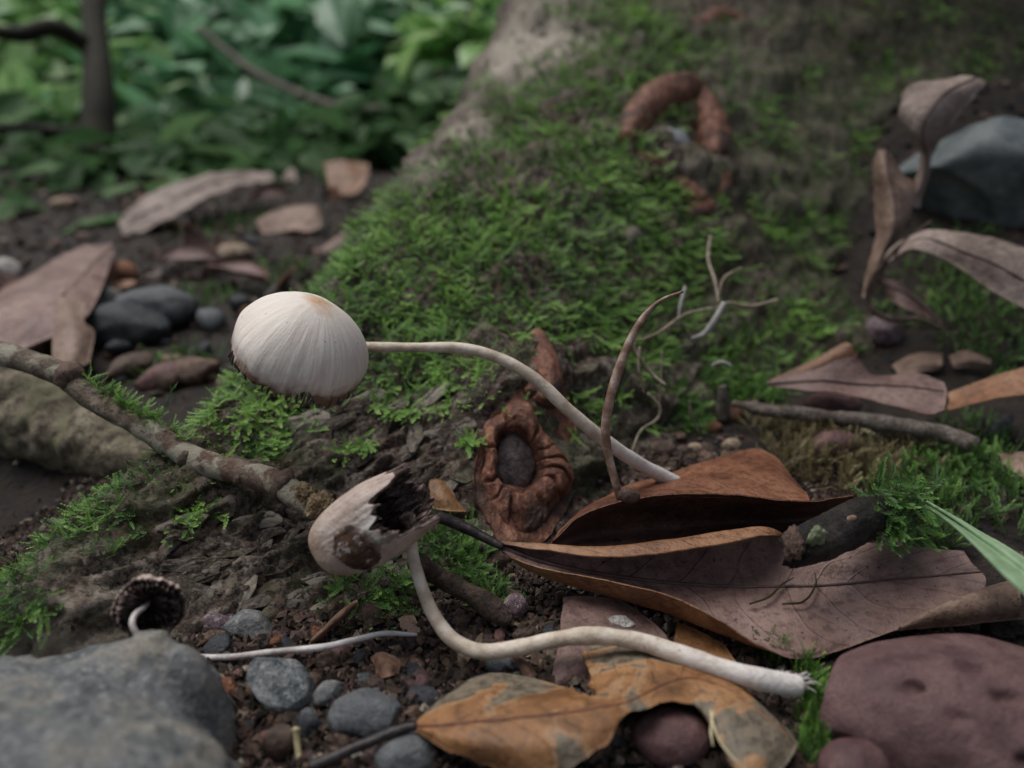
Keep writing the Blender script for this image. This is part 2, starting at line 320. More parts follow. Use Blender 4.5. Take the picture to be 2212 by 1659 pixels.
def sweep(P, R, n=40, k=12, amp=0., freq=2., seed=0, flat=1., pinch=None, up=(0, 0, 1)):
    """tube along P with radii R; noise amp is a share of the radius"""
    PR = crom(np.c_[np.asarray(P, float), np.interp(np.linspace(0, 1, len(P)), np.linspace(0, 1, len(R)), R)], n)
    P, R = PR[:, :3], np.maximum(PR[:, 3], .002)
    T = np.gradient(P, axis=0); T /= np.linalg.norm(T, axis=1)[:, None]
    N = np.zeros_like(P); u = np.asarray(up, float); u = u-T[0]*np.dot(u, T[0])
    if np.linalg.norm(u) < 1e-3: u = np.cross(T[0], (1, 0, 0))
    for i in range(n):
        u = u-T[i]*np.dot(u, T[i]); u /= np.linalg.norm(u); N[i] = u
    B = np.cross(T, N); a = np.linspace(0, 2*np.pi, k, endpoint=False)
    dirs = np.cos(a)[None, :, None]*B[:, None]+np.sin(a)[None, :, None]*N[:, None]*flat
    base = P[:, None]+dirs*R[:, None, None]*.0
    q = (P[:, None]+dirs*R[:, None, None]).reshape(-1, 3)
    ns = (1+amp*fbm(q*freq, 3, seed)).reshape(n, k)
    if pinch is not None: ns *= pinch(np.linspace(0, 1, n))[:, None]
    V = (P[:, None]+dirs*(R[:, None]*ns)[..., None]).reshape(-1, 3)
    ii, jj = np.meshgrid(np.arange(n-1), np.arange(k), indexing='ij'); j2 = (jj+1) % k
    F = np.stack([ii*k+jj, ii*k+j2, (ii+1)*k+j2, (ii+1)*k+jj], -1).reshape(-1, 4)
    V = np.r_[V, [P[0]-T[0]*R[0]*.35], [P[-1]+T[-1]*R[-1]*.35]]; a0, a1 = len(V)-2, len(V)-1
    caps = [[a0, a0, j, (j+1) % k] for j in range(k)]
    tri = [(a0, (j+1) % k, j) for j in range(k)]+[(a1, (n-1)*k+j, (n-1)*k+(j+1) % k) for j in range(k)]
    uv = np.c_[np.tile(np.arange(k)/k, n), np.repeat(np.linspace(0, 1, n), k)]; uv = np.r_[uv, [[0, 0], [0, 1]]]
    return V, F.tolist()+tri, uv
def tube(name, P, R, mat, parent=None, origin=None, **kw):
    V, F, uv = sweep(P, R, **kw); return mk(name, V, F, mat, parent, origin, uv=uv)
_ico = {}
def ico(l):
    if l not in _ico:
        import bmesh
        b = bmesh.new(); bmesh.ops.create_icosphere(b, subdivisions=l, radius=1); b.verts.ensure_lookup_table()
        _ico[l] = (np.array([v.co[:] for v in b.verts]), np.array([[v.index for v in f.verts] for f in b.faces])); b.free()
    return _ico[l]
def eul(rx, ry, rz):
    cx, sx, cy, sy, cz, sz = math.cos(rx), math.sin(rx), math.cos(ry), math.sin(ry), math.cos(rz), math.sin(rz)
    return np.array([[cz, -sz, 0], [sz, cz, 0], [0, 0, 1]])@np.array([[cy, 0, sy], [0, 1, 0], [-sy, 0, cy]])@np.array([[1, 0, 0], [0, cx, -sx], [0, sx, cx]])
def stone_v(size, rot=(0, 0, 0), seed=0, lv=4, lump=.16, cuts=5, cutd=.78, fine=.015, bumps=()):
    V, F = ico(lv); r = np.random.default_rng(seed); D = V.copy()
    q = V*(1+lump*fbm(V*1.3+seed*3.1, 3, seed))[:, None]
    for _ in range(cuts):
        nrm = r.normal(size=3); nrm /= np.linalg.norm(nrm); d = cutd+.2*r.random()
        e = q@nrm-d; q = q-np.where(e > 0, e*.88, 0)[:, None]*nrm
    for (dx, dy, dz), amp, wid in bumps:
        b = np.array([dx, dy, dz], float); b /= np.linalg.norm(b); a = np.exp(-((1-D@b)/wid)**2); q = q+D*(amp*a)[:, None]
    q = q*(1+fine*fbm(D*7+seed, 3, seed+3))[:, None]
    return (q*np.asarray(size))@eul(*rot).T, F
def stone(name, c, size, mat, label, cat='stone', group=None, **kw):
    V, F = stone_v(size, **kw); return tag(mk(name, V+np.asarray(c), F, mat), label, cat, group)
def loft(secs, nu, nv):
    A = np.asarray(secs, float)                       # (sections, points, 3)
    B = crom(A, nu)
    return np.stack([crom(B[i], nv, True) for i in range(nu)])
def sheet(name, secs, mats, nu=50, nv=26, th=.02, wob=.035, parent=None, origin=None, seed=0, hole=None, edge=.04, freq=1.6):
    G = loft(secs, nu, nv); n3 = G.reshape(-1, 3)
    du = np.gradient(G, axis=0); dv = np.gradient(G, axis=1); N = -np.cross(du, dv); N /= (np.linalg.norm(N, axis=2, keepdims=True)+1e-9)
    ds = fbm(n3*freq+seed, 4, seed).reshape(nu, nv)
    v = np.linspace(0, 1, nv); em = np.abs(v-.5)*2
    side = dv/(np.linalg.norm(dv, axis=2, keepdims=True)+1e-9)*np.sign(v-.5)[None, :, None]
    jag = fbm(n3*3.2+seed+40, 3, seed+7).reshape(nu, nv)*edge*sst(.85, 1, em)[None, :]
    G = G+N*(ds*wob)[..., None]+side*jag[..., None]
    top, bot = (G+N*th/2).reshape(-1, 3), (G-N*th/2).reshape(-1, 3); m = nu*nv
    ii, jj = np.meshgrid(np.arange(nu-1), np.arange(nv-1), indexing='ij'); idx = lambda a, b: a*nv+b
    keep = np.ones((nu-1, nv-1), bool)
    if hole is not None: keep = ~hole((ii+.5)/(nu-1), (jj+.5)/(nv-1), G[:-1, :-1].reshape(-1, 3).reshape(nu-1, nv-1, 3))
    q = np.stack([idx(ii, jj), idx(ii+1, jj), idx(ii+1, jj+1), idx(ii, jj+1)], -1)[keep]
    F = np.r_[q[:, ::-1], q+m].tolist(); mi = [0]*len(q)+[1]*len(q)
    cnt = {}
    for f in q.tolist():
        for a, b in zip(f, f[1:]+f[:1]): cnt[(a, b)] = 1
    for (a, b) in cnt:
        if (b, a) not in cnt: F.append([b, a, a+m, b+m]); mi.append(1)
    uu, vv = np.meshgrid(np.linspace(0, 1, nu), v, indexing='ij'); uv = np.c_[uu.ravel(), vv.ravel()]; uv = np.r_[uv, uv]
    o = mk(name, np.r_[top, bot], F, mats, parent, origin, uv=uv, midx=mi); return o, G
# ------------------------------------------------------------------ the lie of the land
def Gf(x, y):
    x, y = np.asarray(x, float), np.asarray(y, float)
    yy = np.clip(y, 12, 34)
    g = .017*(yy-12)**2*sst(8, 20, x)*.95
    g = g-.8*np.exp(-(((x+12)/3.5)**2+((y-15.5)/2.2)**2))          # hollow between the root and the log
    g = g+.25*np.sin(x*.09+1)*np.sin(y*.07)*sst(20, 60, y)+.00006*np.maximum(0, y-60)**2*np.exp(-y/900)
    g = g+.16*vn(np.c_[np.ravel(x)*.35, np.ravel(y)*.35, np.zeros(x.size)], 3).reshape(x.shape)+.07*vn(np.c_[np.ravel(x)*1.1, np.ravel(y)*1.1, np.zeros(x.size)], 4).reshape(x.shape)
    return g
CP = []
sil = [(0, 1250, 10.2), (200, 1085, 12.3), (440, 905, 14.8), (560, 760, 16.8), (700, 600, 19.8), (790, 480, 23.5), (880, 340, 28.5), (960, 262, 32), (1020, 150, 36), (1075, 50, 40)]
for px, py, Y in sil:
    p = py_(px, py, Y); CP.append(p); dz = 1.0 if p[2] < 3 else (2. if p[2] < 6 else 3.)
    CP.append((p[0]-1.1-.06*Y, p[1]+.9, -.9))
    CP.append((p[0]+.7, p[1]+.25, p[2]+.28*(1 if p[2] < 6 else 2)))
for px, py in [(-160, 1560), (0, 1470), (250, 1412), (450, 1388), (700, 1338), (900, 1325), (1060, 1270), (1130, 1190), (1240, 1125), (1310, 1040), (1480, 940), (1660, 840), (1850, 725), (1980, 600)]:
    p = pg(px, py, .05 if px < 1700 else .8); CP.append(p); CP.append((p[0]+.25, p[1]-1., p[2]-1.1))
for px, py, Y in [(250, 1230, 11.4), (480, 1170, 12.2), (640, 1000, 14.2), (760, 1180, 12.7), (900, 1180, 12.8), (900, 950, 15), (900, 720, 18.6), (1000, 500, 23), (1040, 1010, 14.3), (1110, 1010, 14.5), (1200, 1010, 14.9), (1120, 1110, 13.9), (1150, 800, 16.1), (1200, 620, 19.5), (1300, 420, 24.8), (1450, 300, 28.5), (1400, 150, 33), (1600, 500, 27), (1700, 300, 33.5), (1750, 550, 29), (1900, 120, 39.5), (2150, 40, 41), (1500, 720, 22.5), (1300, 900, 17.2), (1300, 720, 19.6), (1420, 850, 19), (1950, 400, 33.5), (1200, 80, 36.5), (1600, 60, 38.5), (1050, 330, 28.5), (1150, 220, 31.5)]:
    CP.append(py_(px, py, Y))
for x in (5, 10, 16, 22, 28):
    dy = ((x-17)/12)**2*3; CP += [(x, 42.5+dy, 15), (x, 45+dy, 24), (x, 50+dy, 30)]
CP += [(-13, 8.5, -.8), (-9.5, 7.5, -1.2), (24, 36, 3.2), (31, 42, 5), (-8, 44, -2), (-8, 52, -2), (-3.5, 46, -1.5), (-1.5, 49, -1), (-2, 42, 1), (26, 30, 2.2)]
CP = np.array(CP, float)
def _tps(d): return np.where(d > 1e-9, d*d*np.log(d+1e-12), 0)
_n = len(CP); _K = _tps(np.hypot(CP[:, None, 0]-CP[None, :, 0], CP[:, None, 1]-CP[None, :, 1]))+np.eye(_n)*2.0
_Pm = np.c_[np.ones(_n), CP[:, :2]]; _A = np.block([[_K, _Pm], [_Pm.T, np.zeros((3, 3))]]); _wt = np.linalg.solve(_A, np.r_[CP[:, 2], 0, 0, 0])
def Rf(x, y):
    x, y = np.ravel(np.asarray(x, float)), np.ravel(np.asarray(y, float)); r = np.empty(len(x))
    for a in range(0, len(x), 20000):
        s_ = slice(a, a+20000); r[s_] = _tps(np.hypot(x[s_, None]-CP[None, :, 0], y[s_, None]-CP[None, :, 1]))@_wt[:-3]+_wt[-3]+_wt[-2]*x[s_]+_wt[-1]*y[s_]
    return r
def inR(x, y): return (x > -15) & (x < 31) & (y > 7.3) & (y < 49)
def Hf(x, y):
    x, y = np.atleast_1d(np.asarray(x, float)), np.atleast_1d(np.asarray(y, float))
    return np.where(inR(x, y), np.maximum(Gf(x, y), Rf(x, y)), Gf(x, y))
def hit(px, py, lift=0.):
    r = ray(px, py); r = r/r[1]; t = np.arange(5, 160, .05); P = C0+r*t[:, None]
    d = P[:, 2]-Hf(P[:, 0], P[:, 1])-lift; k = np.argmax(d < 0)
    if k == 0: return P[-1]
    f = d[k-1]/(d[k-1]-d[k]); return P[k-1]+(P[k]-P[k-1])*f
def snorm(x, y, e=.15):
    x, y = np.atleast_1d(x), np.atleast_1d(y)
    n = np.stack([-(Hf(x+e, y)-Hf(x-e, y))/(2*e), -(Hf(x, y+e)-Hf(x, y-e))/(2*e), np.ones_like(x, float)], 1); return n/np.linalg.norm(n, axis=1)[:, None]
def on(px, py, lift=0.): return hit(px, py)+np.array([0, 0, lift])
# ground sheet
def axis_pts(lo, hi, a, b, step, grow=1.12):
    c = list(np.arange(a, b+1e-6, step)); s = step
    while c[-1] < hi: s *= grow; c.append(c[-1]+s)
    s = step
    while c[0] > lo: s *= grow; c.insert(0, c[0]-s)
    return np.array(c)
gx, gy = axis_pts(-9000, 9000, -16, 22, .14), axis_pts(-6000, 20000, 5, 34, .14)
X, Y = np.meshgrid(gx, gy, indexing='ij')
Z = Gf(X, Y)
near = ((X > -40) & (X < 40) & (Y < 70) & (Y > -5))
pp = np.c_[X.ravel(), Y.ravel(), np.zeros(X.size)]
Z = Z+np.where(near, (.09*fbm(pp*2.2, 4, 21)+.05*np.abs(fbm(pp*6, 2, 25))).reshape(X.shape), 0)
nx_, ny_ = X.shape; ii, jj = np.meshgrid(np.arange(nx_-1), np.arange(ny_-1), indexing='ij')
F = np.stack([ii*ny_+jj, (ii+1)*ny_+jj, (ii+1)*ny_+jj+1, ii*ny_+jj+1], -1).reshape(-1, 4)
tag(mk('ground', np.c_[X.ravel(), Y.ravel(), Z.ravel()], F, 'soil', origin=(0, 0, 0)), 'dark damp forest soil with crumbs and grit', 'ground', kind='structure')
# ------------------------------------------------------------------ the tree: trunk and flaring root
tree = empty('tree', (14, 56, 0), 'mossy tree with a wide flaring root and healed knot scars', 'tree')
rx, ry = axis_pts(-14.5, 30.5, -9.5, 4.5, .068, 1.015), axis_pts(8.0, 48.6, 9.2, 17, .068, 1.015)
X, Y = np.meshgrid(rx, ry, indexing='ij'); Z = Rf(X, Y).reshape(X.shape); Gz = Gf(X, Y)
P0 = np.stack([X, Y, Z], -1); N = np.cross(np.gradient(P0, axis=0), np.gradient(P0, axis=1)); N /= np.linalg.norm(N, axis=2, keepdims=True)
q = P0.reshape(-1, 3); ca, sa = math.cos(math.radians(-40)), math.sin(math.radians(-40))
al, ac = q[:, 0]*ca-q[:, 1]*sa+q[:, 2]*.3, q[:, 0]*sa+q[:, 1]*ca+q[:, 2]*.5
wrp = fbm(q*.9, 3, 61)
def terr(h, n): f = h*n; k_ = np.floor(f); t_ = f-k_; return (k_+sst(.0, .22, t_))/n, 1-sst(.0, .3, np.minimum(t_, 1-t_)*1.6)
h1 = .6*fbm(np.c_[al*.42+wrp*.5, ac*1.15+wrp*.7, q[:, 2]*.3], 4, 5); h2 = fbm(np.c_[al*1.5+wrp, ac*4.2+wrp*1.2, q[:, 2]], 4, 8)
t1, c1 = terr(h1, 7); t2, c2 = terr(h2, 5); t3, c3 = terr(fbm(np.c_[al*4+wrp, ac*8, q[:, 2]*2], 3, 18), 4)
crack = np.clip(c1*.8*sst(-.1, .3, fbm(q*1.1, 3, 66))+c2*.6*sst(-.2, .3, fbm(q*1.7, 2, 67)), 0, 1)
disp = .30*fbm(q*.32, 3, 62)+sst(22, 34, q[:, 1])*(.45*fbm(q*.6, 4, 68)+.3*terr(fbm(q*.5, 3, 69), 5)[0])+.85*t1+.26*t2+.07*t3-.06*crack+.05*fbm(np.c_[al*3, ac*9, q[:, 2]*6], 3, 63)+.05*fbm(q*6, 3, 64)
def blob(pts):
    r = 0
    for px, py, rad, a in pts:
        c = hit(px, py); d = np.linalg.norm(c-C0); r = r+a*np.exp(-(np.sum((q-c)**2, 1)/(rad*d/FPX)**2))
    return r
hollow = blob([(1112, 1008, 60, 1.)]); disp = disp*(1-.8*np.clip(blob([(1130, 1000, 110, 1.)]), 0, 1))-.75*hollow
pale = np.clip(blob([(1130, 130, 120, 1), (1010, 280, 70, .9), (930, 370, 60, .7), (1200, 60, 110, 1), (1600, 200, 90, .4), (1680, 420, 90, .35), (1350, 480, 70, .6), (60, 1440, 110, .8)]), 0, 1)
olive = np.clip(blob([(1750, 200, 260, .9), (1700, 500, 240, .8), (1600, 700, 140, .5), (2050, 90, 200, .8), (1850, 620, 150, .7)]), 0, 1)
V = q+N.reshape(-1, 3)*disp[:, None]
n1, n2 = X.shape; ii, jj = np.meshgrid(np.arange(n1-1), np.arange(n2-1), indexing='ij')
keep = (Z > Gz-.75) & (Z < 40); kf = keep[:-1, :-1] | keep[1:, 1:] | keep[1:, :-1] | keep[:-1, 1:]
F = np.stack([ii*n2+jj, (ii+1)*n2+jj, (ii+1)*n2+jj+1, ii*n2+jj+1], -1)[kf]
used = np.unique(F); mp = np.full(len(V), -1); mp[used] = np.arange(len(used))
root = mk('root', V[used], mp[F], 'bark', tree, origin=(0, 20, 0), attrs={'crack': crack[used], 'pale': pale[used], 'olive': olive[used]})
tz = np.r_[np.arange(4, 40, 1.2), np.arange(40, 240, 6)]; ta = np.linspace(0, 2*np.pi, 120, endpoint=False)
A_, Zt = np.meshgrid(ta, tz); rr = 14.2+7*np.exp(-(Zt-4)/6)
pt = np.stack([np.cos(A_)*14, np.sin(A_)*14, Zt], -1).reshape(-1, 3); rr = rr+(.9*fbm(pt*[.12, .12, .04], 3, 71)+.5*fbm(pt*[.5, .5, .15], 3, 72)).reshape(rr.shape)
V = np.stack([20+np.cos(A_)*rr, 58+np.sin(A_)*rr, Zt], -1).reshape(-1, 3); a_, b_ = A_.shape
ii, jj = np.meshgrid(np.arange(a_-1), np.arange(b_), indexing='ij'); j2 = (jj+1) % b_
F = np.stack([ii*b_+jj, ii*b_+j2, (ii+1)*b_+j2, (ii+1)*b_+jj], -1).reshape(-1, 4)
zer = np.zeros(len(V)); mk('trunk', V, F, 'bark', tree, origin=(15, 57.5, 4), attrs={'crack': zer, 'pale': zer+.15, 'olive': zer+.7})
# bark flakes lifted off the root
def flake_mesh(seed):
    r = np.random.default_rng(seed); k = 11; a = np.linspace(0, 2*np.pi, k, endpoint=False)
    rad = (.75+.45*r.random(k)); x, y = np.cos(a)*rad, np.sin(a)*rad*.55
    ring = np.c_[x, y, .10*x*x-.05+.05*r.normal(size=k)]; inn = np.c_[x*.5, y*.5, np.full(k, .07)+.03*r.normal(size=k)]
    V = np.r_[ring, inn, [[0, 0, .1]], ring-[0, 0, .13]]; F = []
    for i in range(k):
        j = (i+1) % k; F += [(i, j, k+j, k+i), (k+i, k+j, 2*k), (2*k+1+i, 2*k+1+j, j, i)]
    return V, F
fl_me = []
for s_ in range(7):
    V, F = flake_mesh(s_); o = mk('bark_flake', V, F, 'bark', origin=(0, 0, 0), attrs={'crack': np.zeros(len(V)), 'pale': np.full(len(V), [.0, .1, .85, .3, .0, .6, .2][s_]), 'olive': np.zeros(len(V))}, smooth=False); fl_me.append(o.data); bpy.data.objects.remove(o)
def put_mesh(name, me, P, nrm, ang, sc3, parent=None):
    z = Vector(nrm).normalized(); x = Vector((math.cos(ang), math.sin(ang), 0)); x = (x-z*x.dot(z)).normalized(); y = z.cross(x)
    from mathutils import Matrix
    m = Matrix((x*sc3[0], y*sc3[1], z*sc3[2])).transposed(); o = bpy.data.objects.new(name, me); col.objects.link(o)
    m4 = m.to_4x4(); loc = np.asarray(P)-(WL[parent] if parent is not None else 0); m4.translation = Vector(loc*S)
    if parent is not None: o.parent = parent
    o.matrix_local = m4; WL[o] = np.asarray(P, float); return o
fr = random.Random(5); cnt = 0
while cnt < 150:
    u_ = fr.random(); px = fr.uniform(380, 1060); py = fr.uniform(860, 1330)
    if not (1380-.62*px*0-py > 0) or (px < 620 and py < 1120): continue
    if (px-1112)**2+(py-1000)**2 < 95**2: continue
    p = hit(px, py)
    if p[2]-Gf(p[0], p[1]) < .15: continue
    nn = snorm(p[0], p[1])[0]; s_ = fr.uniform(.16, .42)*(1.3 if py < 1050 else 1)
    put_mesh('bark_flake', fr.choice(fl_me), p+nn*fr.uniform(.0, .12), nn+np.array([fr.uniform(-.3, .3), fr.uniform(-.3, .3), 0]), math.radians(40)+fr.gauss(0, .4), (s_*1.25, s_*.8, s_*.7), root); cnt += 1
# big bark plates round the scar
for k, (secs) in enumerate([
    [[(985, 905), (1000, 890), (1080, 858)], [(940, 960), (975, 925), (1075, 885)], [(945, 1010), (990, 1000), (1040, 960)], [(965, 1040), (1005, 1050), (1030, 1030)]]]):
    A = [[on(x, y)+snorm(*hit(x, y)[:2])[0]*(.1 if 0 < j < len(s_)-1 else .07) for j, (x, y) in enumerate(s_)] for s_ in secs]
    sheet('bark_plate', A, ['bark', 'bark'], nu=30, nv=30, th=.1, wob=.12, parent=root, seed=60+k, edge=.22, freq=2.5)
# knot scar with callus lobes
def callus(pts, rads, parent, seed, wr=0., lift=.1, n=46, amp=.22):
    P = []
    for px, py in pts:
        h = hit(px, py); P.append(h+snorm(h[0], h[1])[0]*(lift-.13))
    d = np.linalg.norm(np.mean(P, 0)-C0); R = [r*1.18*d/FPX for r in rads]
    pin = (lambda t: 1-.16*np.exp(-((((t*wr+.3*np.sin(9*t)) % 1)-.5)/.09)**2)) if wr else None
    return tube('callus_lobe', P, R, 'wood', parent, n=n, k=26, amp=amp, freq=2.4, seed=seed, pinch=pin)
sheet('callus_wood', [[hit(x, y)+snorm(*hit(x, y)[:2])[0]*(l_+.12) for x, y, l_ in r_] for r_ in [[(1135, 740, .02), (1152, 738, .06), (1170, 742, .02)], [(1125, 800, .02), (1160, 800, .1), (1190, 805, .02)], [(1100, 860, .0), (1160, 870, .06), (1222, 880, .0)], [(1050, 930, .04), (1130, 940, -.3), (1235, 950, .03)],
    [(1025, 1010, .04), (1115, 1010, -.45), (1232, 1020, .03)], [(1025, 1080, .04), (1120, 1085, -.05), (1225, 1080, .03)], [(1050, 1140, .02), (1125, 1140, .08), (1195, 1140, .02)], [(1075, 1190, .0), (1120, 1195, .05), (1165, 1190, .0)]]], ['wood', 'wood'], nu=60, nv=40, th=.05, wob=.1, parent=root, seed=71, edge=.12, freq=3)
scar = mk('knot_hollow', *(lambda V, F: (V*np.array([1, 1, 1])+hit(1110, 1000)+np.array([0, .1, -.06]), F))(*stone_v((.46, .2, .72), (-.62, .25, .1), 3, 5, .12, 7, .74, .02)), 'scar_core', root)
callus([(1150, 735), (1162, 780), (1168, 830), (1165, 880)], [14, 24, 30, 24], root, 1, 0, .34, amp=.12)
gxp, gyp = np.linspace(960, 1280, 9), np.linspace(700, 1240, 11)
GW = np.array([[hit(a_, b_)[:2] for b_ in gyp] for a_ in gxp])
def onimg(px, py):
    fx, fy = np.clip((px-960)/40, 0, 7.999), np.clip((py-700)/54, 0, 9.999); i_, j_ = fx.astype(int), fy.astype(int); u_, v_ = (fx-i_)[..., None], (fy-j_)[..., None]
    return (1-u_)*(1-v_)*GW[i_, j_]+u_*(1-v_)*GW[i_+1, j_]+(1-u_)*v_*GW[i_, j_+1]+u_*v_*GW[i_+1, j_+1]
PH, SS = np.meshgrid(np.linspace(0, 2*np.pi, 260, endpoint=False), np.linspace(0, 1, 40), indexing='ij')     # 0 = towards the right, pi/2 = downwards
def ang(a0): return ((PH-a0+np.pi) % (2*np.pi))-np.pi
inn = 44+10*np.abs(np.sin(PH))+5*np.sin(3*PH+1); out = inn+40+36*np.exp(-(ang(.1)/.7)**2)+58*np.exp(-(ang(1.5)/.75)**2)+52*np.exp(-(ang(4.95)/.33)**2)+6*np.sin(5*PH)-8*np.exp(-(ang(3.1)/.6)**2)
rad = inn+(out-inn)*SS; sx, sy = np.cos(PH)*rad*.92, np.sin(PH)*rad*1.08; px_, py2 = 1110+sx+.12*sy, 1006+sy
XY = onimg(px_, py2); Zr = Rf(XY[..., 0].ravel(), XY[..., 1].ravel()).reshape(PH.shape)
cre = 0
for a0, w0, d0, sk in ((.28, .035, .5, .25), (-.05, .03, .4, .2), (.62, .04, .45, .3), (1.15, .05, .45, .2), (1.9, .05, .55, -.2), (2.6, .05, .5, .1), (3.55, .05, .5, .1), (4.55, .05, .55, 0), (5.4, .04, .5, -.2), (5.9, .03, .3, .1), (2.25, .025, .3, .1)):
    cre = np.maximum(cre, d0*np.exp(-(ang(a0+sk*(SS-.5)+.03*np.sin(SS*9+a0*5))/w0)**2))
hb = np.sin(np.pi*np.clip(SS, 0, 1)**.72)**.75*(.34+.05*np.sin(4*PH)+.07*np.exp(-(ang(.2)/.7)**2))*(1-cre)
q3 = np.stack([px_/26, py2/26, PH*0], -1).reshape(-1, 3); gra = fbm(np.c_[q3[:, 0]*.9, q3[:, 1]*.9, q3[:, 2]], 3, 44).reshape(PH.shape); fib = fbm(np.c_[SS.ravel()*10, PH.ravel()*3.2, q3[:, 0]*.4], 4, 45).reshape(PH.shape)
hb = hb+(.05*gra+.035*fib)*sst(0, .2, SS)*sst(1, .8, SS)-.5*sst(.16, 0, SS)-.1*sst(.86, 1, SS)
nr3 = snorm(XY[..., 0].ravel(), XY[..., 1].ravel()); V = np.c_[XY.reshape(-1, 2), Zr.ravel()]+nr3*(hb.ravel()+.06)[:, None]
ii, jj = np.meshgrid(np.arange(260), np.arange(39), indexing='ij'); i2 = (ii+1) % 260; F = np.stack([ii*40+jj, ii*40+jj+1, i2*40+jj+1, i2*40+jj], -1).reshape(-1, 4)
mk('callus_ring', V, F, 'wood', root)
callus([(1140, 770), (1150, 820), (1140, 860)], [14, 20, 16], root, 5, 0, .3, amp=.1)
callus([(1175, 790), (1185, 840), (1190, 880)], [12, 18, 14], root, 6, 0, .3, amp=.1)
callus([(1350, 315), (1372, 268), (1420, 222), (1475, 200), (1512, 212)], [14, 26, 30, 28, 14], root, 10, 0, .3)
callus([(1505, 208), (1524, 260), (1534, 320), (1530, 350)], [16, 26, 28, 14], root, 11, 3, .3)
callus([(1525, 345), (1550, 385), (1552, 430)], [12, 20, 12], root, 12, 0, .2)
callus([(1420, 370), (1470, 405), (1520, 450), (1480, 470)], [12, 22, 24, 12], root, 13, 0, .05)
callus([(1380, 330), (1400, 350), (1440, 372)], [10, 18, 12], root, 15, 0, .1)
callus([(1500, 60), (1560, 40), (1610, 50)], [12, 18, 10], root, 14, 0, .1)
h = hit(1448, 312); mk('knot_core', *(lambda V, F: (V+h+np.array([0, .35, -.1]), F))(*stone_v((.75, .3, .6), (0, -.5, 0), 9, 4, .3, 6, .6, .05)), 'pale_core', root)
# ------------------------------------------------------------------ mushrooms
def frame(ax, ref=(0, -1, 0)):
    ax = np.asarray(ax, float); ax /= np.linalg.norm(ax); r = np.asarray(ref, float); e1 = r-ax*np.dot(r, ax); e1 /= np.linalg.norm(e1); return e1, np.cross(ax, e1), ax
def cap_shell(c, ax, R, Hh, prof, nt=192, nr=44, stri=.012, seed=0, rimfn=None, th=.06, ref=(0, -1, 0)):
    """bell: prof(t)->(radius share, height share), t 0 apex .. 1 rim; theta 0 looks along ref"""
    e1, e2, a = frame(ax, ref); th_ = np.linspace(0, 2*np.pi, nt, endpoint=False); t = np.linspace(0.004, 1, nr)
    T, A = np.meshgrid(t, th_, indexing='ij'); lim = rimfn(A) if rimfn else np.ones_like(A); Te = T*lim
    rs, hsx = prof(Te)
    lob = 1+.03*np.sin(A*3+seed)+.02*np.sin(A*5+seed*2)
    ridg = stri*(fbm(np.c_[np.cos(A).ravel()*11, np.sin(A).ravel()*11, Te.ravel()*1.2], 3, seed).reshape(A.shape))*sst(.12, .5, Te)*1.6
    rad = R*(rs*lob+ridg*2.2); V = c+rad[..., None]*(np.cos(A)[..., None]*e1+np.sin(A)[..., None]*e2)+(Hh*hsx+.5*R*ridg)[..., None]*a
    inn = c+(np.maximum(rad-th, .01))[..., None]*(np.cos(A)[..., None]*e1+np.sin(A)[..., None]*e2)+(Hh*hsx-th*.7)[..., None]*a
    n, k = A.shape; ii, jj = np.meshgrid(np.arange(n-1), np.arange(k), indexing='ij'); j2 = (jj+1) % k
    F = np.stack([ii*k+jj, (ii+1)*k+jj, (ii+1)*k+j2, ii*k+j2], -1).reshape(-1, 4)
    m = n*k; rim = np.stack([(n-1)*k+np.arange(k), m+(n-1)*k+np.arange(k), m+(n-1)*k+(np.arange(k)+1) % k, (n-1)*k+(np.arange(k)+1) % k], -1)
    FF = np.r_[F, F[:, ::-1]+m, rim]; mi = np.r_[np.zeros(len(F)), np.ones(len(F)+len(rim))].astype(int)
    top = np.array([V[0].mean(0)+a*.01]); uv = np.c_[(A/(2*np.pi)).ravel(), Te.ravel()]; uv = np.r_[uv, uv]
    return np.r_[V.reshape(-1, 3), inn.reshape(-1, 3)], FF, mi, uv, (e1, e2, a)
def gills(c, fr_, R, Hh, prof, n, rimfn=None, depth=.32, seed=0, wav=.03, t0=.25):
    e1, e2, a = fr_; V, F = [], []; r_ = random.Random(seed); K = 12
    for g in range(n):
        A = 2*np.pi*g/n+r_.uniform(-.3, .3)*2*np.pi/n; lim = float(rimfn(np.array([A]))[0]) if rimfn else 1.; s0 = t0 if g % 2 == 0 else r_.uniform(.45, .6)
        t = np.linspace(s0, .99, K)*lim; rs, hh = prof(t)
        wv = wav*np.sin(np.linspace(0, r_.uniform(8, 16), K)+r_.uniform(0, 6))
        d = np.cos(A)*e1+np.sin(A)*e2; tn = -np.sin(A)*e1+np.cos(A)*e2; b = len(V)
        for i in range(K):
            rr = R*rs[i]-.045; dep = depth*math.sin(math.pi*(.12+.8*(i/(K-1))))*(1 if g % 2 == 0 else .7)
            V.append(c+d*rr+a*(Hh*hh[i]-.05)+tn*wv[i]*.3); V.append(c+d*max(.04, rr-dep*.35)+a*(Hh*hh[i]-.05-dep)+tn*wv[i])
        F += [(b+2*i, b+2*i+1, b+2*i+3, b+2*i+2) for i in range(K-1)]
    o = np.array(V); V2 = np.r_[o, o+e2*.012]
    return V2, F+[tuple(x+len(o) for x in f[::-1]) for f in F]
PM = lambda rows: [pd(px, py, d) for px, py, d in rows]
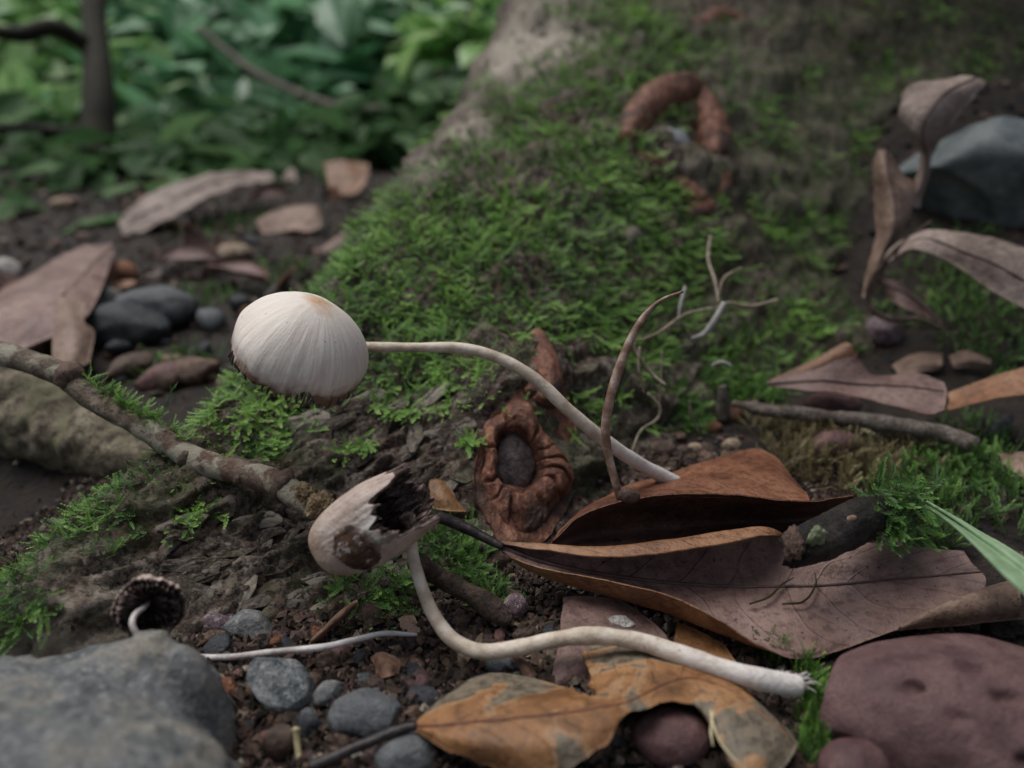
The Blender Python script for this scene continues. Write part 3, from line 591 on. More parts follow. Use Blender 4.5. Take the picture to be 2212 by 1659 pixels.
# A: pale bell cap on a long bent stem
cA = pd(638, 784, 14.2); stA = PM([(690, 735, 14.4), (740, 745, 14.9), (800, 750, 14.9), (900, 751, 14.8), (1000, 753, 14.75), (1075, 773, 14.7), (1150, 815, 14.7), (1230, 888, 14.8), (1320, 962, 15.2), (1400, 1012, 15.8), (1460, 1045, 16.3)])
mA = empty('mushroom', stA[-1], 'pale cream bell-capped mushroom on a long bent stem, growing beside the dry brown leaves', 'mushroom')
axA = (.43, -.06, .90)
profA = lambda t: (np.sin(np.clip(t, 0, 1.05)*np.pi/2)**.92*(1-.05*sst(.75, 1, t)), 1-np.clip(t, 0, 1.1)**1.62)
rimA = lambda A: 1+.012*np.sin(A*7+1)+.055*fbm(np.c_[np.cos(A).ravel()*9, np.sin(A).ravel()*9, A.ravel()*0], 3, 31).reshape(A.shape)+.008*np.sin(A*67)-.07*np.exp(-((((A-.42+np.pi) % (2*np.pi))-np.pi)/.12)**2)+.03*np.exp(-((((A-.95+np.pi) % (2*np.pi))-np.pi)/.25)**2)
V, F, mi, uv, frA = cap_shell(cA, axA, 1.27, 1.33, profA, seed=2, rimfn=rimA, stri=.004)
capA = mk('cap', V, F, ['cap', 'gill'], mA, uv=uv, midx=mi); capA['label'] = 'cream striate cap with a tan spot at its tip and a dark ragged edge'
V, F = gills(cA, frA, 1.24, 1.30, profA, 64, None, .3, 4); mk('gill_layer', V, F, 'gill', capA)
e1_, e2_, a_x = frA
for k in range(26):
    A_k = rnd.uniform(-1.1, 1.3); rm = 1.24*.95; b_ = cA+rm*(math.cos(A_k)*e1_+math.sin(A_k)*e2_)-a_x*.0; ln2 = rnd.uniform(.05, .17); tn2 = -math.sin(A_k)*e1_+math.cos(A_k)*e2_
    tube('rim_shred', [b_+a_x*.08, b_-a_x*ln2*.5+tn2*rnd.uniform(-.04, .04), b_-a_x*ln2+tn2*rnd.uniform(-.07, .07)], [.03, .04, .012], 'gill', capA, n=8, k=6, flat=.4)
tube('stem', stA, [.09, .088, .1, .097, .115, .11, .125, .122, .137, .138, .165], 'stem', mA, n=110, k=20, amp=.15, freq=2.5, seed=3)
# B: aged cap split open, stem looping to the ground
cB = pd(900, 1070, 12.75)
stB = [pd(x, y, d) for x, y, d in [(882, 1118, 12.95), (884, 1132, 12.93), (887, 1155, 12.9), (893, 1205, 12.8), (910, 1265, 12.75), (935, 1325, 12.7)]]+[pg(x, y, z) for x, y, z in [(975, 1380, .55), (1030, 1406, .5), (1100, 1404, .6), (1180, 1386, .75), (1270, 1374, .85), (1370, 1384, .8), (1470, 1415, .75), (1560, 1445, .7), (1650, 1468, .6), (1725, 1482, .45)]]
mB = empty('mushroom', stB[-1], 'aged split mushroom with exposed dark gills, its looping stem lying over the gravel', 'mushroom')
axB = (-.85, -.30, -.43)
profB = lambda t: (np.sqrt(np.maximum(0, 1-(1-np.clip(t*1.25, 0, 1))**2.3))*(1-.12*sst(.7, 1, t)), 1-np.clip(t, 0, 1.1)**1.35)
def dA(A, a0): return ((A-a0+np.pi) % (2*np.pi))-np.pi
ANG = 1.15
def rimB(A):
    return 1-.31*np.exp(-(dA(A, -.1)/.75)**4)-.08*np.exp(-(dA(A, 1.2)/.25)**2)+.03*np.sin(A*9)+.025*np.sin(A*21+1)
V, F, mi, uv, frB = cap_shell(cB, axB, .66, 1.9, profB, nt=220, nr=56, stri=.008, seed=5, rimfn=rimB, th=.06, ref=-ray(880, 1090))
u1, u2, ub = frB; rel = V-cB; la = np.linalg.norm(rel, axis=1)
def near_pt(P, rad): return np.exp(-(np.sum((V-P)**2, 1)/rad**2))
cpB = cB+np.array([0, -.7, 0])
def bymark(px, py, rad):
    r = ray(px, py); t = ((V-C0)@r)/(r@r); dist = np.linalg.norm(V-(C0+t[:, None]*r), axis=1)
    rad_ = rel-(rel@ub)[:, None]*ub; return np.exp(-(dist/rad)**2)*((rad_@r) < 0.05)
rot = np.clip(1.5*bymark(758, 1180, .26)+1.2*bymark(790, 1200, .2)+.9*bymark(835, 1085, .2)+.9*bymark(880, 1020, .22)+.7*bymark(840, 1150, .2), 0, 1)
wht = np.clip(1.5*bymark(818, 1138, .26), 0, 1)*(1-rot)
capB = mk('cap', V, F, ['cap_old', 'gill'], mB, uv=uv, midx=mi, attrs={'rot': rot, 'white': wht}); capB['label'] = 'speckled tan cap with a brown rotten patch and torn edge'
V, F = gills(cB, frB, .64, 1.87, profB, 40, lambda A: np.maximum(rimB(A), .7), .3, 8, .05, .3); mk('gill_layer', V, F, 'gill', capB)
tube('stem', stB, [.10, .10, .10, .105, .11, .115, .115, .12, .125, .13, .14, .14, .15, .155, .17, .15], 'stem', mB, n=150, k=20, amp=.16, freq=2.5, seed=6)
tube('collar', [pd(876, 1112, 12.93), pd(882, 1126, 12.93), pd(886, 1142, 12.9)], [.13, .14, .108], 'gill', mB, n=14, k=14, amp=.3, freq=5)
for k in range(60):
    a = rnd.uniform(0, 6.3); p = stB[-1]+np.array([rnd.uniform(-.35, .05), rnd.uniform(-.08, .08), rnd.uniform(-.05, .1)])
    tube('base_fuzz', [p, p+np.array([.1*math.cos(a)+.08, .08*math.sin(a), .08]), p+np.array([.17*math.cos(a)+.12, .15*math.sin(a), .05])], [.012, .008, .003], 'stem_white', mB, n=8, k=5)
# C: small upturned mushroom behind the boulder
cC = pd(322, 1314, 11.5); mC = empty('mushroom', pg(900, 1372, .2), 'small toppled mushroom showing black gills, its thin pale stem lying behind the grey boulder', 'mushroom')
axC = (-.36, .93, -.12); profC = lambda t: (np.sin(np.clip(t, 0, 1.05)*np.pi/2)**.9, .8-.8*np.clip(t, 0, 1.1)**2)
rimC = lambda A: 1+.1*np.sin(A*3+1)+.07*np.sin(A*7)+.04*np.sin(A*21+2)+.03*np.sin(A*33)
V, F, mi, uv, frC = cap_shell(cC, axC, .50, .34, profC, nt=160, nr=24, stri=.02, seed=9, rimfn=rimC, th=.035)
o = mk('cap', V, F, ['cap_old', 'gill'], mC, uv=uv, midx=mi, attrs={'rot': np.zeros(len(V)), 'white': np.zeros(len(V))})
V, F = gills(cC, frC, .485, .32, profC, 58, rimC, .17, 11, .02, .12); mk('gill_layer', V, F, 'gill', o)
stC = [pd(320, 1300, 11.75), pd(312, 1312, 11.5), pd(290, 1330, 11.2), pd(286, 1352, 11.1), pd(305, 1380, 11.1), pd(350, 1410, 11.2), pg(435, 1420, .3), pg(500, 1420, .3), pg(600, 1408, .35), pg(700, 1398, .35), pg(770, 1382, .35), pg(830, 1369, .3), pg(900, 1372, .15)]
tube('stem', stC, [.04, .04, .042, .045, .045, .05, .05, .052, .055, .058, .05, .045, .03], 'stem_white', mC, n=90, k=12, amp=.12, freq=4, seed=12)
# D: withered bare stem
stD = [pd(x, y, d) for x, y, d in [(1340, 1078, 14.9), (1330, 1045, 14.85), (1315, 985, 14.75), (1308, 925, 14.6), (1318, 860, 14.55), (1338, 795, 14.5), (1368, 722, 14.5), (1395, 680, 14.5), (1430, 648, 14.5), (1476, 630, 14.5)]]
mD = empty('mushroom', stD[0], 'withered thin brown mushroom stem standing upright without a cap', 'mushroom')
tube('stem', stD, [.075, .075, .082, .085, .085, .085, .07, .06, .035, .022], 'stem_brown', mD, n=80, k=12, amp=.22, freq=3.5, seed=13)
o = tube('seed_husk', [pd(1338, 1073, 14.7), pd(1352, 1070, 14.65), pd(1368, 1072, 14.65), pd(1381, 1072, 14.65)], [.07, .15, .13, .06], 'knot', n=18, k=14, amp=.2, freq=4); tag(o, 'small brown seed husk at the foot of the withered stem', 'seed husk')
# ------------------------------------------------------------------ leaves
def leaf(name, label, secs, mats, group=None, mid=True, pet=None, midmat='midrib', midrad=.035, **kw):
    A = [[pg(*p) for p in s_] for s_ in secs]; c = np.mean(np.array(A).reshape(-1, 3), 0); c[2] = np.array(A)[..., 2].min()
    t = empty('dry_leaf', c, label, 'leaf', group); o, G = sheet('blade', A, mats, parent=t, **kw); nv = G.shape[1]
    if mid:
        L = G[:, nv//2]; side = 1 if mid is True else mid
        tube('midrib', L[::3]+np.array([0, 0, .01*side]), list(np.linspace(midrad, midrad*.4, 6)), midmat, t, n=50, k=7)
    if pet: tube('petiole', [pg(*p) for p in pet[0]], pet[1], 'petiole', t, n=40, k=9, amp=.15, freq=4)
    return t, G
leaf('L1', 'large brown leathery leaf lying underside up with rolled edges and black stalk', [
    [(1078, 1176, .98), (1078, 1172, 1.0), (1080, 1176, .93), (1082, 1181, .9), (1083, 1186, .92), (1084, 1191, .9), (1085, 1195, .8)],
    [(1170, 1188, 1.05), (1165, 1175, 1.05), (1168, 1184, .85), (1166, 1212, .75), (1163, 1226, .7), (1158, 1240, .62), (1160, 1224, .95)],
    [(1300, 1204, 1.2), (1300, 1182, 1.2), (1300, 1194, .85), (1300, 1240, .62), (1300, 1262, .55), (1297, 1282, .48), (1297, 1252, .98)],
    [(1465, 1190, 1.35), (1462, 1164, 1.32), (1462, 1180, .85), (1462, 1259, .5), (1460, 1300, .45), (1456, 1330, .42), (1452, 1290, 1.0)],
    [(1590, 1170, 1.4), (1588, 1145, 1.35), (1590, 1165, .9), (1595, 1265, .42), (1590, 1335, .4), (1570, 1375, .36), (1560, 1345, .82)],
    [(1652, 1158, 1.4), (1658, 1140, 1.35), (1672, 1165, .95), (1700, 1264, .45), (1690, 1340, .42), (1660, 1400, .4), (1640, 1395, .55)],
    [(1740, 1160, .8), (1745, 1185, .8), (1760, 1210, .72), (1790, 1262, .5), (1790, 1330, .42), (1770, 1395, .36), (1735, 1424, .3)],
    [(1850, 1170, .85), (1860, 1200, .8), (1880, 1225, .75), (1900, 1254, .62), (1900, 1300, .5), (1880, 1350, .42), (1850, 1392, .32)],
    [(1960, 1180, .9), (1975, 1205, .85), (1990, 1222, .8), (2010, 1245, .72), (2015, 1278, .62), (2000, 1318, .52), (1950, 1358, .42)],
    [(2080, 1190, .95), (2090, 1205, .9), (2100, 1218, .88), (2120, 1236, .82), (2130, 1256, .78), (2120, 1285, .72), (2070, 1318, .7)]],
    ['leaf_brown_under', 'leaf_brown_top'], pet=([(1085, 1182, .97), (1040, 1158, 1.1), (990, 1134, 1.25), (950, 1118, 1.4), (915, 1108, 1.5)], [.07, .09, .11, .12, .14]), midrad=.05, nu=100, nv=64, wob=.025, seed=1)
leaf('L1b', 'tan leaf end rolled into a tube beside the purple boulder', [
    [(1938, 1362, .42), (1940, 1358, .45), (1944, 1354, .47), (1948, 1350, .47), (1952, 1348, .42)],
    [(2040, 1352, .42), (2030, 1338, .6), (2028, 1322, .72), (2034, 1308, .76), (2050, 1300, .62)],
    [(2130, 1345, .45), (2112, 1325, .68), (2108, 1300, .84), (2118, 1278, .9), (2140, 1268, .72)],
    [(2240, 1335, .5), (2210, 1310, .78), (2204, 1278, .96), (2218, 1252, 1.02), (2250, 1240, .8)]],
    ['leaf_tan', 'leaf_tan'], mid=False, seed=3, wob=.02)
leaf('L2', 'flat red-brown leaf behind the dark curled one, at the foot of the pale stem', [
    [(1205, 1150, .8), (1200, 1160, .85), (1192, 1170, .9)],
    [(1262, 1100, .75), (1255, 1110, 1.0), (1250, 1122, 1.1)],
    [(1345, 1056, .72), (1340, 1072, 1.1), (1338, 1092, 1.25)],
    [(1456, 1020, .72), (1456, 1045, 1.15), (1456, 1076, 1.4)],
    [(1570, 982, .7), (1570, 1025, 1.15), (1570, 1076, 1.4)],
    [(1650, 974, .7), (1655, 1030, 1.1), (1662, 1084, 1.3)],
    [(1735, 1058, .7), (1745, 1070, 1.0), (1752, 1090, 1.15)]],
    ['leaf_red_top', 'leaf_red_under'], mid=False, seed=5, nu=60, nv=24, wob=.05)
leaf('L2b', 'dark brown leathery leaf curled like a gutter above the large rolled leaf', [
    [(1186, 1176, .85), (1188, 1177, .8), (1189, 1178, .75), (1190, 1180, .7)],
    [(1248, 1119, 1.22), (1252, 1140, .85), (1252, 1165, .6), (1250, 1186, .6)],
    [(1338, 1085, 1.45), (1342, 1112, .95), (1344, 1150, .55), (1345, 1186, .55)],
    [(1456, 1067, 1.58), (1458, 1100, .95), (1460, 1140, .5), (1462, 1178, .5)],
    [(1570, 1067, 1.58), (1574, 1096, .95), (1578, 1130, .5), (1582, 1160, .5)],
    [(1662, 1077, 1.48), (1668, 1100, .95), (1672, 1125, .55), (1676, 1150, .5)],
    [(1752, 1083, 1.34), (1758, 1098, 1.0), (1762, 1115, .7), (1766, 1135, .6)],
    [(1842, 1070, 1.15), (1844, 1080, 1.0), (1846, 1088, .85), (1850, 1098, .7)]],
    ['leaf_red_under', 'leaf_red_top'], mid=False, seed=6, nu=70, nv=36, wob=.04)
leaf('L3', 'orange-tan decaying leaf with grey skeleton patches in front of the gravel', [
    [(898, 1560, .5), (898, 1564, .52), (898, 1568, .52), (898, 1572, .52), (898, 1576, .5)],
    [(952, 1512, .45), (955, 1540, .62), (960, 1567, .72), (962, 1592, .72), (964, 1616, .6)],
    [(1052, 1458, .4), (1062, 1505, .75), (1070, 1556, .9), (1064, 1608, .85), (1055, 1655, .55)],
    [(1150, 1468, .45), (1165, 1508, .85), (1182, 1543, 1.0), (1176, 1610, .95), (1165, 1690, .55)],
    [(1230, 1486, .6), (1255, 1508, .9), (1282, 1529, 1.0), (1285, 1580, .98), (1288, 1625, .85)],
    [(1276, 1466, .6), (1315, 1495, .85), (1352, 1518, .95), (1358, 1528, .95), (1363, 1540, .93)],
    [(1262, 1402, .4), (1345, 1450, .75), (1420, 1484, .85), (1436, 1504, .85), (1450, 1522, .83)],
    [(1390, 1375, .35), (1450, 1420, .6), (1500, 1466, .72), (1506, 1500, .75), (1510, 1532, .75)],
    [(1500, 1412, .3), (1550, 1452, .5), (1586, 1500, .65), (1580, 1560, .72), (1562, 1622, .6)],
    [(1590, 1472, .3), (1640, 1520, .45), (1680, 1566, .55), (1650, 1620, .62), (1600, 1680, .5)],
    [(1700, 1575, .28), (1715, 1595, .35), (1722, 1612, .4), (1700, 1650, .42), (1665, 1690, .4)]],
    ['leaf_orange', 'leaf_red_under'], midmat='leaf_red_top', midrad=.03, nu=84, nv=44, wob=.05, seed=8, edge=.09,
    hole=lambda u, v, G: ((u-.43)/.035)**2+((v-.06)/.16)**2 < 1+.5*np.sin(u*90),
    pet=([(900, 1568, .52), (860, 1578, .5), (800, 1602, .45), (740, 1628, .4), (670, 1660, .35)], [.06, .075, .075, .08, .1]))
leaf('L4', 'dull pink leaf tucked under the looping mushroom stem', [
    [(1215, 1290, .3), (1240, 1288, .35), (1290, 1290, .32), (1340, 1295, .25)],
    [(1212, 1340, .3), (1240, 1345, .4), (1330, 1350, .35), (1420, 1355, .25)],
    [(1205, 1400, .35), (1235, 1410, .42), (1330, 1420, .3), (1455, 1410, .25)],
    [(1192, 1450, .3), (1215, 1462, .3), (1300, 1450, .22), (1440, 1450, .2)],
    [(1192, 1486, .18), (1205, 1488, .18), (1250, 1475, .15), (1410, 1462, .15)]],
    ['leaf_pink', 'leaf_pink'], mid=False, seed=12)
leaf('L3b', 'orange leaf fragment with pale blisters under the large rolled leaf', [
    [(1462, 1345, .2), (1500, 1362, .2), (1560, 1390, .18)], [(1455, 1400, .25), (1510, 1420, .25), (1590, 1430, .2)],
    [(1480, 1440, .2), (1540, 1460, .22), (1620, 1465, .18)]], ['leaf_orange', 'leaf_orange'], mid=False, seed=14, nu=24, nv=20)
def leafh(label, rows, mats, group=None, **kw):
    """rows of (px, py, height above whatever lies there)"""
    A = [[on(x, y)+np.array([0, 0, 0])+0*np.array([0, 0, z]) for x, y, z in r] for r in rows]
    for i, r in enumerate(rows):
        for j, (x, y, z) in enumerate(r):
            h = hit(x, y, z); A[i][j] = h
    c = np.mean(np.array(A).reshape(-1, 3), 0); c[2] = np.array(A)[..., 2].min(); t = empty('dry_leaf', c, label, 'leaf', group)
    mid = kw.pop('mid', True); mr = kw.pop('midrad', .04); o, G = sheet('blade', A, mats, parent=t, **kw)
    if mid: tube('midrib', G[:, G.shape[1]//2][::3]+np.array([0, 0, .02]), [mr, mr*.4], 'midrib', t, n=30, k=6)
    return t
def leafY(label, rows, mats, group=None, mid=True, midrad=.04, **kw):
    """rows of (px, py, distance ahead)"""
    A = [[py_(x, y, z) for x, y, z in r] for r in rows]
    c = np.mean(np.array(A).reshape(-1, 3), 0); c[2] = np.array(A)[..., 2].min(); t = empty('dry_leaf', c, label, 'leaf', group)
    o, G = sheet('blade', A, mats, parent=t, **kw)
    if mid: tube('midrib', G[:, G.shape[1]//2][::3]+np.array([0, -.03, .02]), [midrad, midrad*.4], 'midrib', t, n=30, k=6)
    return t
leafY('twisted tan leaf standing on end against the mossy trunk', [
    [(2075, 165, 26), (2105, 170, 25.6), (2130, 178, 25.4)], [(1960, 188, 25.4), (2040, 200, 24.8), (2100, 215, 25.2)],
    [(1945, 225, 25), (2000, 250, 24.3), (2060, 262, 25)], [(1945, 262, 25), (1990, 300, 24.3), (2025, 310, 25)],
    [(1985, 300, 25.2), (2000, 335, 24.6), (2010, 345, 25)], [(1985, 365, 25.2), (1995, 385, 24.6), (2000, 395, 25)], [(1960, 430, 25), (1965, 445, 24.5), (1985, 450, 24.6)]],
    ['leaf_tan', 'leaf_tan_under'], seed=21, wob=.08, th=.05)
leafY('pale curled leaf hanging beneath the twisted tan leaf', [
    [(1900, 320, 25), (1910, 325, 24.8), (1920, 330, 25)], [(1885, 360, 25), (1915, 370, 24.3), (1950, 375, 25)], [(1890, 440, 24.6), (1930, 430, 23.8), (1985, 400, 24.8)],
    [(1895, 500, 24), (1930, 490, 23.4), (1970, 450, 24.2)], [(1880, 560, 23.6), (1900, 560, 23.1), (1930, 540, 23.6)], [(1865, 640, 23), (1872, 645, 22.8), (1885, 645, 23)]],
    ['leaf_tan_under', 'leaf_tan'], seed=22, wob=.08, th=.05)
leafY('narrow pale pink leaf sloping down below the grey rock', [
    [(1890, 560, 23.4), (1895, 568, 23.2), (1905, 575, 23)], [(1990, 500, 22.6), (1985, 515, 22.3), (1975, 540, 22)], [(2080, 505, 22), (2070, 540, 21.5), (2060, 570, 21.4)],
    [(2160, 520, 21.6), (2150, 570, 21), (2130, 620, 20.8)], [(2260, 550, 21.2), (2240, 620, 20.6), (2220, 670, 20.3)], [(2330, 600, 21), (2320, 660, 20.5), (2300, 700, 20.2)]],
    ['leaf_tan_under', 'leaf_pink'], seed=23, wob=.08, th=.05)
tube_o = tube('dry_stalk', [py_(x, y, Y_) for x, y, Y_ in [(2010, 480, 23), (1930, 545, 22.6), (1880, 610, 22.2), (1878, 660, 22), (1920, 690, 21.6), (1985, 690, 21.3), (2035, 712, 21)]], [.06, .07, .07, .08, .08, .07, .05], 'twig_brown', n=50, k=8, amp=.1); tag(tube_o, 'dark thin stalk curling below the standing leaves', 'stalk')
leafY('small pinkish leaf scrap inside the curl of the dark stalk', [[(1885, 605, 23), (1900, 612, 23), (1915, 640, 22.8)], [(1935, 605, 22.8), (1950, 630, 22.4), (1950, 665, 22)], [(1990, 650, 22.4), (1995, 665, 22), (2000, 685, 21.8)], [(2030, 690, 22), (2034, 700, 21.8), (2038, 710, 21.8)]], ['leaf_pink', 'leaf_tan'], seed=24, nu=24, nv=16)
leafY('forked brown leaf half rolled behind the grey twig', [
    [(1655, 826, 19.4), (1660, 830, 19.3), (1664, 836, 19.2)], [(1760, 796, 19.2), (1765, 822, 18.8), (1772, 846, 18.4)], [(1842, 768, 19), (1840, 828, 18.6), (1846, 858, 18)],
    [(1885, 812, 19), (1905, 832, 18.4), (1925, 876, 17.6)], [(1980, 806, 18.8), (1990, 836, 18.2), (2000, 896, 17.2)], [(2040, 826, 18.6), (2045, 846, 18.2), (2040, 886, 17.3)]],
    ['leaf_pink', 'leaf_brown_top'], seed=25, wob=.05)
leafY('strip of brown leaf folded upward from the forked leaf', [[(1660, 822, 19.5), (1664, 826, 19.4), (1668, 830, 19.3)], [(1740, 785, 19.6), (1748, 795, 19.4), (1752, 806, 19.3)], [(1830, 738, 19.8), (1842, 748, 19.6), (1852, 768, 19.5)]], ['leaf_brown_top', 'leaf_tan'], mid=False, seed=26, nu=24, nv=14)
leafY('brown leaf with a golden edge leaning on the forked leaf', [[(2045, 850, 18.2), (2050, 868, 17.9), (2040, 890, 17.5)], [(2110, 826, 18.2), (2105, 850, 17.8), (2080, 880, 17.4)], [(2190, 800, 18), (2180, 830, 17.6), (2150, 862, 17.2)], [(2290, 770, 18), (2280, 815, 17.5), (2250, 850, 17)]], ['leaf_brown_top', 'leaf_brown_under'], seed=27, mid=False)
for k, (r_, lb) in enumerate([([[(1925, 790, .2), (1935, 800, .2), (1940, 815, .15)], [(1975, 765, .5), (1985, 785, .5), (1985, 805, .3)], [(2035, 762, .4), (2035, 785, .4), (2030, 800, .2)]], 'amber leaf scrap lying behind the forked leaf'),
        ([[(2050, 770, .4), (2055, 785, .4), (2060, 795, .3)], [(2090, 758, .6), (2095, 778, .5), (2098, 792, .3)], [(2140, 775, .4), (2140, 785, .4), (2138, 796, .2)]], 'golden leaf scrap behind the folded golden-edged leaf'),
        ([[(2150, 980, .6), (2160, 985, .6), (2165, 1000, .5)], [(2200, 975, .8), (2210, 990, .7), (2205, 1030, .5)], [(2260, 985, .7), (2260, 1005, .6), (2250, 1040, .5)]], 'small tan leaf scrap beside the pointed grey chip')]):
    leafh(lb, r_, ['leaf_tan', 'leaf_brown_top'], seed=40+k, nu=20, nv=14, mid=False)
leaf('L8', 'broad pinkish-tan leaf bent over with its end drooping to the mossy twig', [
    [(243, 526, 1.3), (246, 530, 1.3), (249, 535, 1.25)], [(165, 538, 1.5), (205, 566, 1.4), (228, 600, 1.2)], [(85, 580, 1.6), (155, 618, 1.6), (205, 655, 1.3)],
    [(20, 620, 1.5), (100, 660, 1.7), (180, 690, 1.4)], [(-40, 665, 1.3), (50, 695, 1.5), (125, 725, 1.2)], [(-110, 710, 1.0), (-20, 735, 1.1), (40, 760, .9)]], ['leaf_tan_under', 'leaf_pink'], seed=28, wob=.1, th=.06, midrad=.07)
leaf('L8b', 'drooping tan flap of the bent broad leaf', [[(110, 645, 1.65), (145, 642, 1.7), (188, 655, 1.45)], [(112, 690, 1.5), (150, 688, 1.6), (180, 695, 1.4)], [(116, 745, 1.1), (162, 738, 1.25), (203, 718, 1.1)], [(114, 800, .7), (150, 800, .8), (192, 785, .7)]], ['leaf_tan', 'leaf_tan'], seed=29, mid=False, th=.06, wob=.06)
leafY('long pinkish-brown leaf arched over the forest floor before the shrubs', [
    [(255, 480, 44), (262, 495, 43), (268, 512, 42)], [(300, 432, 46), (330, 450, 44), (350, 482, 42.5)], [(390, 392, 48), (410, 415, 46), (420, 442, 44)], [(490, 372, 50), (495, 390, 49), (500, 408, 47)], [(585, 374, 52), (590, 382, 51), (592, 390, 50)]],
    ['leaf_tan_under', 'leaf_pink'], seed=30, wob=.2, th=.08, midrad=.1)
leafY('curled ochre leaf with a bent stalk among the pebbles', [[(555, 480, 44), (560, 492, 43.5), (570, 508, 43)], [(600, 452, 44.5), (615, 475, 43.5), (620, 500, 42.5)], [(660, 440, 44.5), (668, 465, 43.5), (672, 500, 42.5)], [(690, 445, 44), (693, 470, 43.5), (694, 490, 43)]], ['leaf_tan', 'leaf_brown_top'], seed=31, wob=.2, th=.08, mid=False, nu=24, nv=16)
leafY('bent brown strip of leaf under the curled ochre leaf', [[(620, 490, 43.4), (630, 488, 43.4), (645, 486, 43.4)], [(640, 510, 43), (652, 508, 43), (664, 504, 43)], [(652, 535, 42.4), (662, 537, 42.4), (672, 536, 42.4)]], ['leaf_tan', 'leaf_brown_top'], seed=32, mid=False, nu=16, nv=10, th=.08)
leafY('short orange-brown curled leaf next to the mossy root', [[(698, 352, 56), (703, 375, 55), (712, 412, 53)], [(740, 345, 56.5), (748, 375, 55), (755, 420, 53)], [(795, 355, 57), (796, 378, 55.5), (785, 405, 54)]], ['leaf_brown_top', 'leaf_red_top'], seed=33, wob=.2, th=.08, mid=False, nu=24, nv=16)
# ------------------------------------------------------------------ boulders and picked pebbles
def rest(px, py, h): p = hit(px, py); return np.array([p[0], p[1], p[2]+h])
BR = [[(-12, 9.6, -.4), (-9.6, 9.6, -.4), (-7.2, 9.6, -.4), (-5.4, 9.55, -.4), (-4.7, 9.4, -.4), (-4.2, 9.2, -.4), (-3.95, 9.0, -.4)],
    [(-12, 8.8, -.4), (-9.6, 8.8, .9), (-7.2, 8.72, 1.1), (-5.4, 8.72, 1.5), (-4.75, 8.65, 1.5), (-4.35, 8.5, 1.15), (-4.0, 8.4, -.4)],
    [(-12, 8.3, -.4), (-9.6, 8.3, 1.25), (-7.2, 8.3, 1.4), (-5.4, 8.3, 1.72), (-4.75, 8.3, 1.7), (-4.25, 8.2, 1.3), (-3.95, 8.1, -.4)],
    [(-12, 7.8, -.4), (-9.6, 7.8, 1.6), (-7.2, 7.8, 1.7), (-5.4, 7.8, 1.78), (-4.75, 7.8, 1.5), (-4.3, 7.75, 1.0), (-3.95, 7.6, -.4)],
    [(-12, 7.0, -.4), (-9.6, 7.0, 2.0), (-7.2, 7.0, 2.15), (-5.4, 7.0, 2.1), (-4.4, 7.0, 1.8), (-3.65, 7.0, 1.2), (-3.25, 7.0, -.4)],
    [(-12, 6.0, -.4), (-9.6, 6.0, 2.25), (-7.2, 6.0, 2.4), (-5.0, 6.0, 2.3), (-3.8, 6.0, 1.9), (-2.95, 6.1, 1.2), (-2.5, 6.1, -.4)],
    [(-12, 4.6, -.4), (-9.6, 4.6, 2.1), (-7.2, 4.6, 2.2), (-5.0, 4.6, 2.0), (-3.8, 4.8, 1.6), (-2.9, 5.0, 1.0), (-2.5, 5.1, -.4)],
    [(-12, 3.4, -.4), (-9.6, 3.4, -.4), (-7.2, 3.4, -.4), (-5.0, 3.5, -.4), (-3.8, 3.8, -.4), (-3.2, 4.1, -.4), (-2.8, 4.4, -.4)]]
G = loft(BR, 120, 120); q = G.reshape(-1, 3); N = -np.cross(np.gradient(G, axis=0), np.gradient(G, axis=1)); N /= np.linalg.norm(N, axis=2, keepdims=True)+1e-9
hN = fbm(q*.55, 4, 15); t1, c1 = (lambda f: (np.floor(f)+sst(.0, .25, f-np.floor(f)), 0))(hN*3.2+q[:, 0]*.25)
q = q+N.reshape(-1, 3)*(.16*t1/1.0*.6+.1*fbm(q*1.4, 4, 16)+.02*fbm(q*7, 3, 17))[:, None]
ii, jj = np.meshgrid(np.arange(119), np.arange(119), indexing='ij'); F = np.stack([ii*120+jj, ii*120+jj+1, (ii+1)*120+jj+1, (ii+1)*120+jj], -1).reshape(-1, 4)[:, ::-1]
tag(mk('boulder', q, F, 'grey_stone'), 'large smooth grey boulder with a ledge, in front of the toppled mushroom', 'boulder')
stone('boulder', pg(2138, 1578, .3), (2.45, 1.35, 1.1), 'purple_stone', 'large smooth purple-red boulder with dark pits beside the rolled leaf', 'boulder', rot=(.1, .02, -.12), seed=52, lv=6, lump=.09, cuts=2, cutd=.9, fine=.008, bumps=[((-.88, -.5, .05), -.12, .012), ((-.55, -.15, .83), -.13, .0022), ((-.1, -.25, .98), -.13, .003), ((-.2, .1, .97), -.13, .003), ((-.05, -.75, .65), -.13, .0022), ((.3, -.5, .8), -.13, .003), ((-.35, -.45, .8), -.05, .0015), ((.1, -.55, .8), -.05, .0015)])
stone('pebble', pg(1845, 1668, .3), (.55, .42, .42), 'purple_stone', 'purple pebble with a rounded point leaning under the purple boulder', 'pebble', rot=(.3, .2, .5), seed=53, lv=4)
stone('pebble', pg(1452, 1592, .25), (.58, .42, .36), 'purple_stone', 'smooth purple pebble under the arch of the decaying leaf', 'pebble', rot=(0, 0, .1), seed=54, lv=4, lump=.07, cuts=2)
stone('pebble', pg(600, 1478, .3), (.56, .46, .42), 'blue_stone', 'angular sparkling blue-grey pebble beside the thin pale stem', 'pebble', rot=(.2, .25, -.3), seed=62, lv=5, lump=.1, cuts=10, cutd=.62)
stone('pebble', pg(795, 1548, .2), (.58, .45, .36), 'slate_stone', 'flat slate-grey pebble with a chalky pale mark', 'pebble', rot=(.1, .05, .1), seed=63, lv=5, lump=.13, cuts=6, cutd=.72)
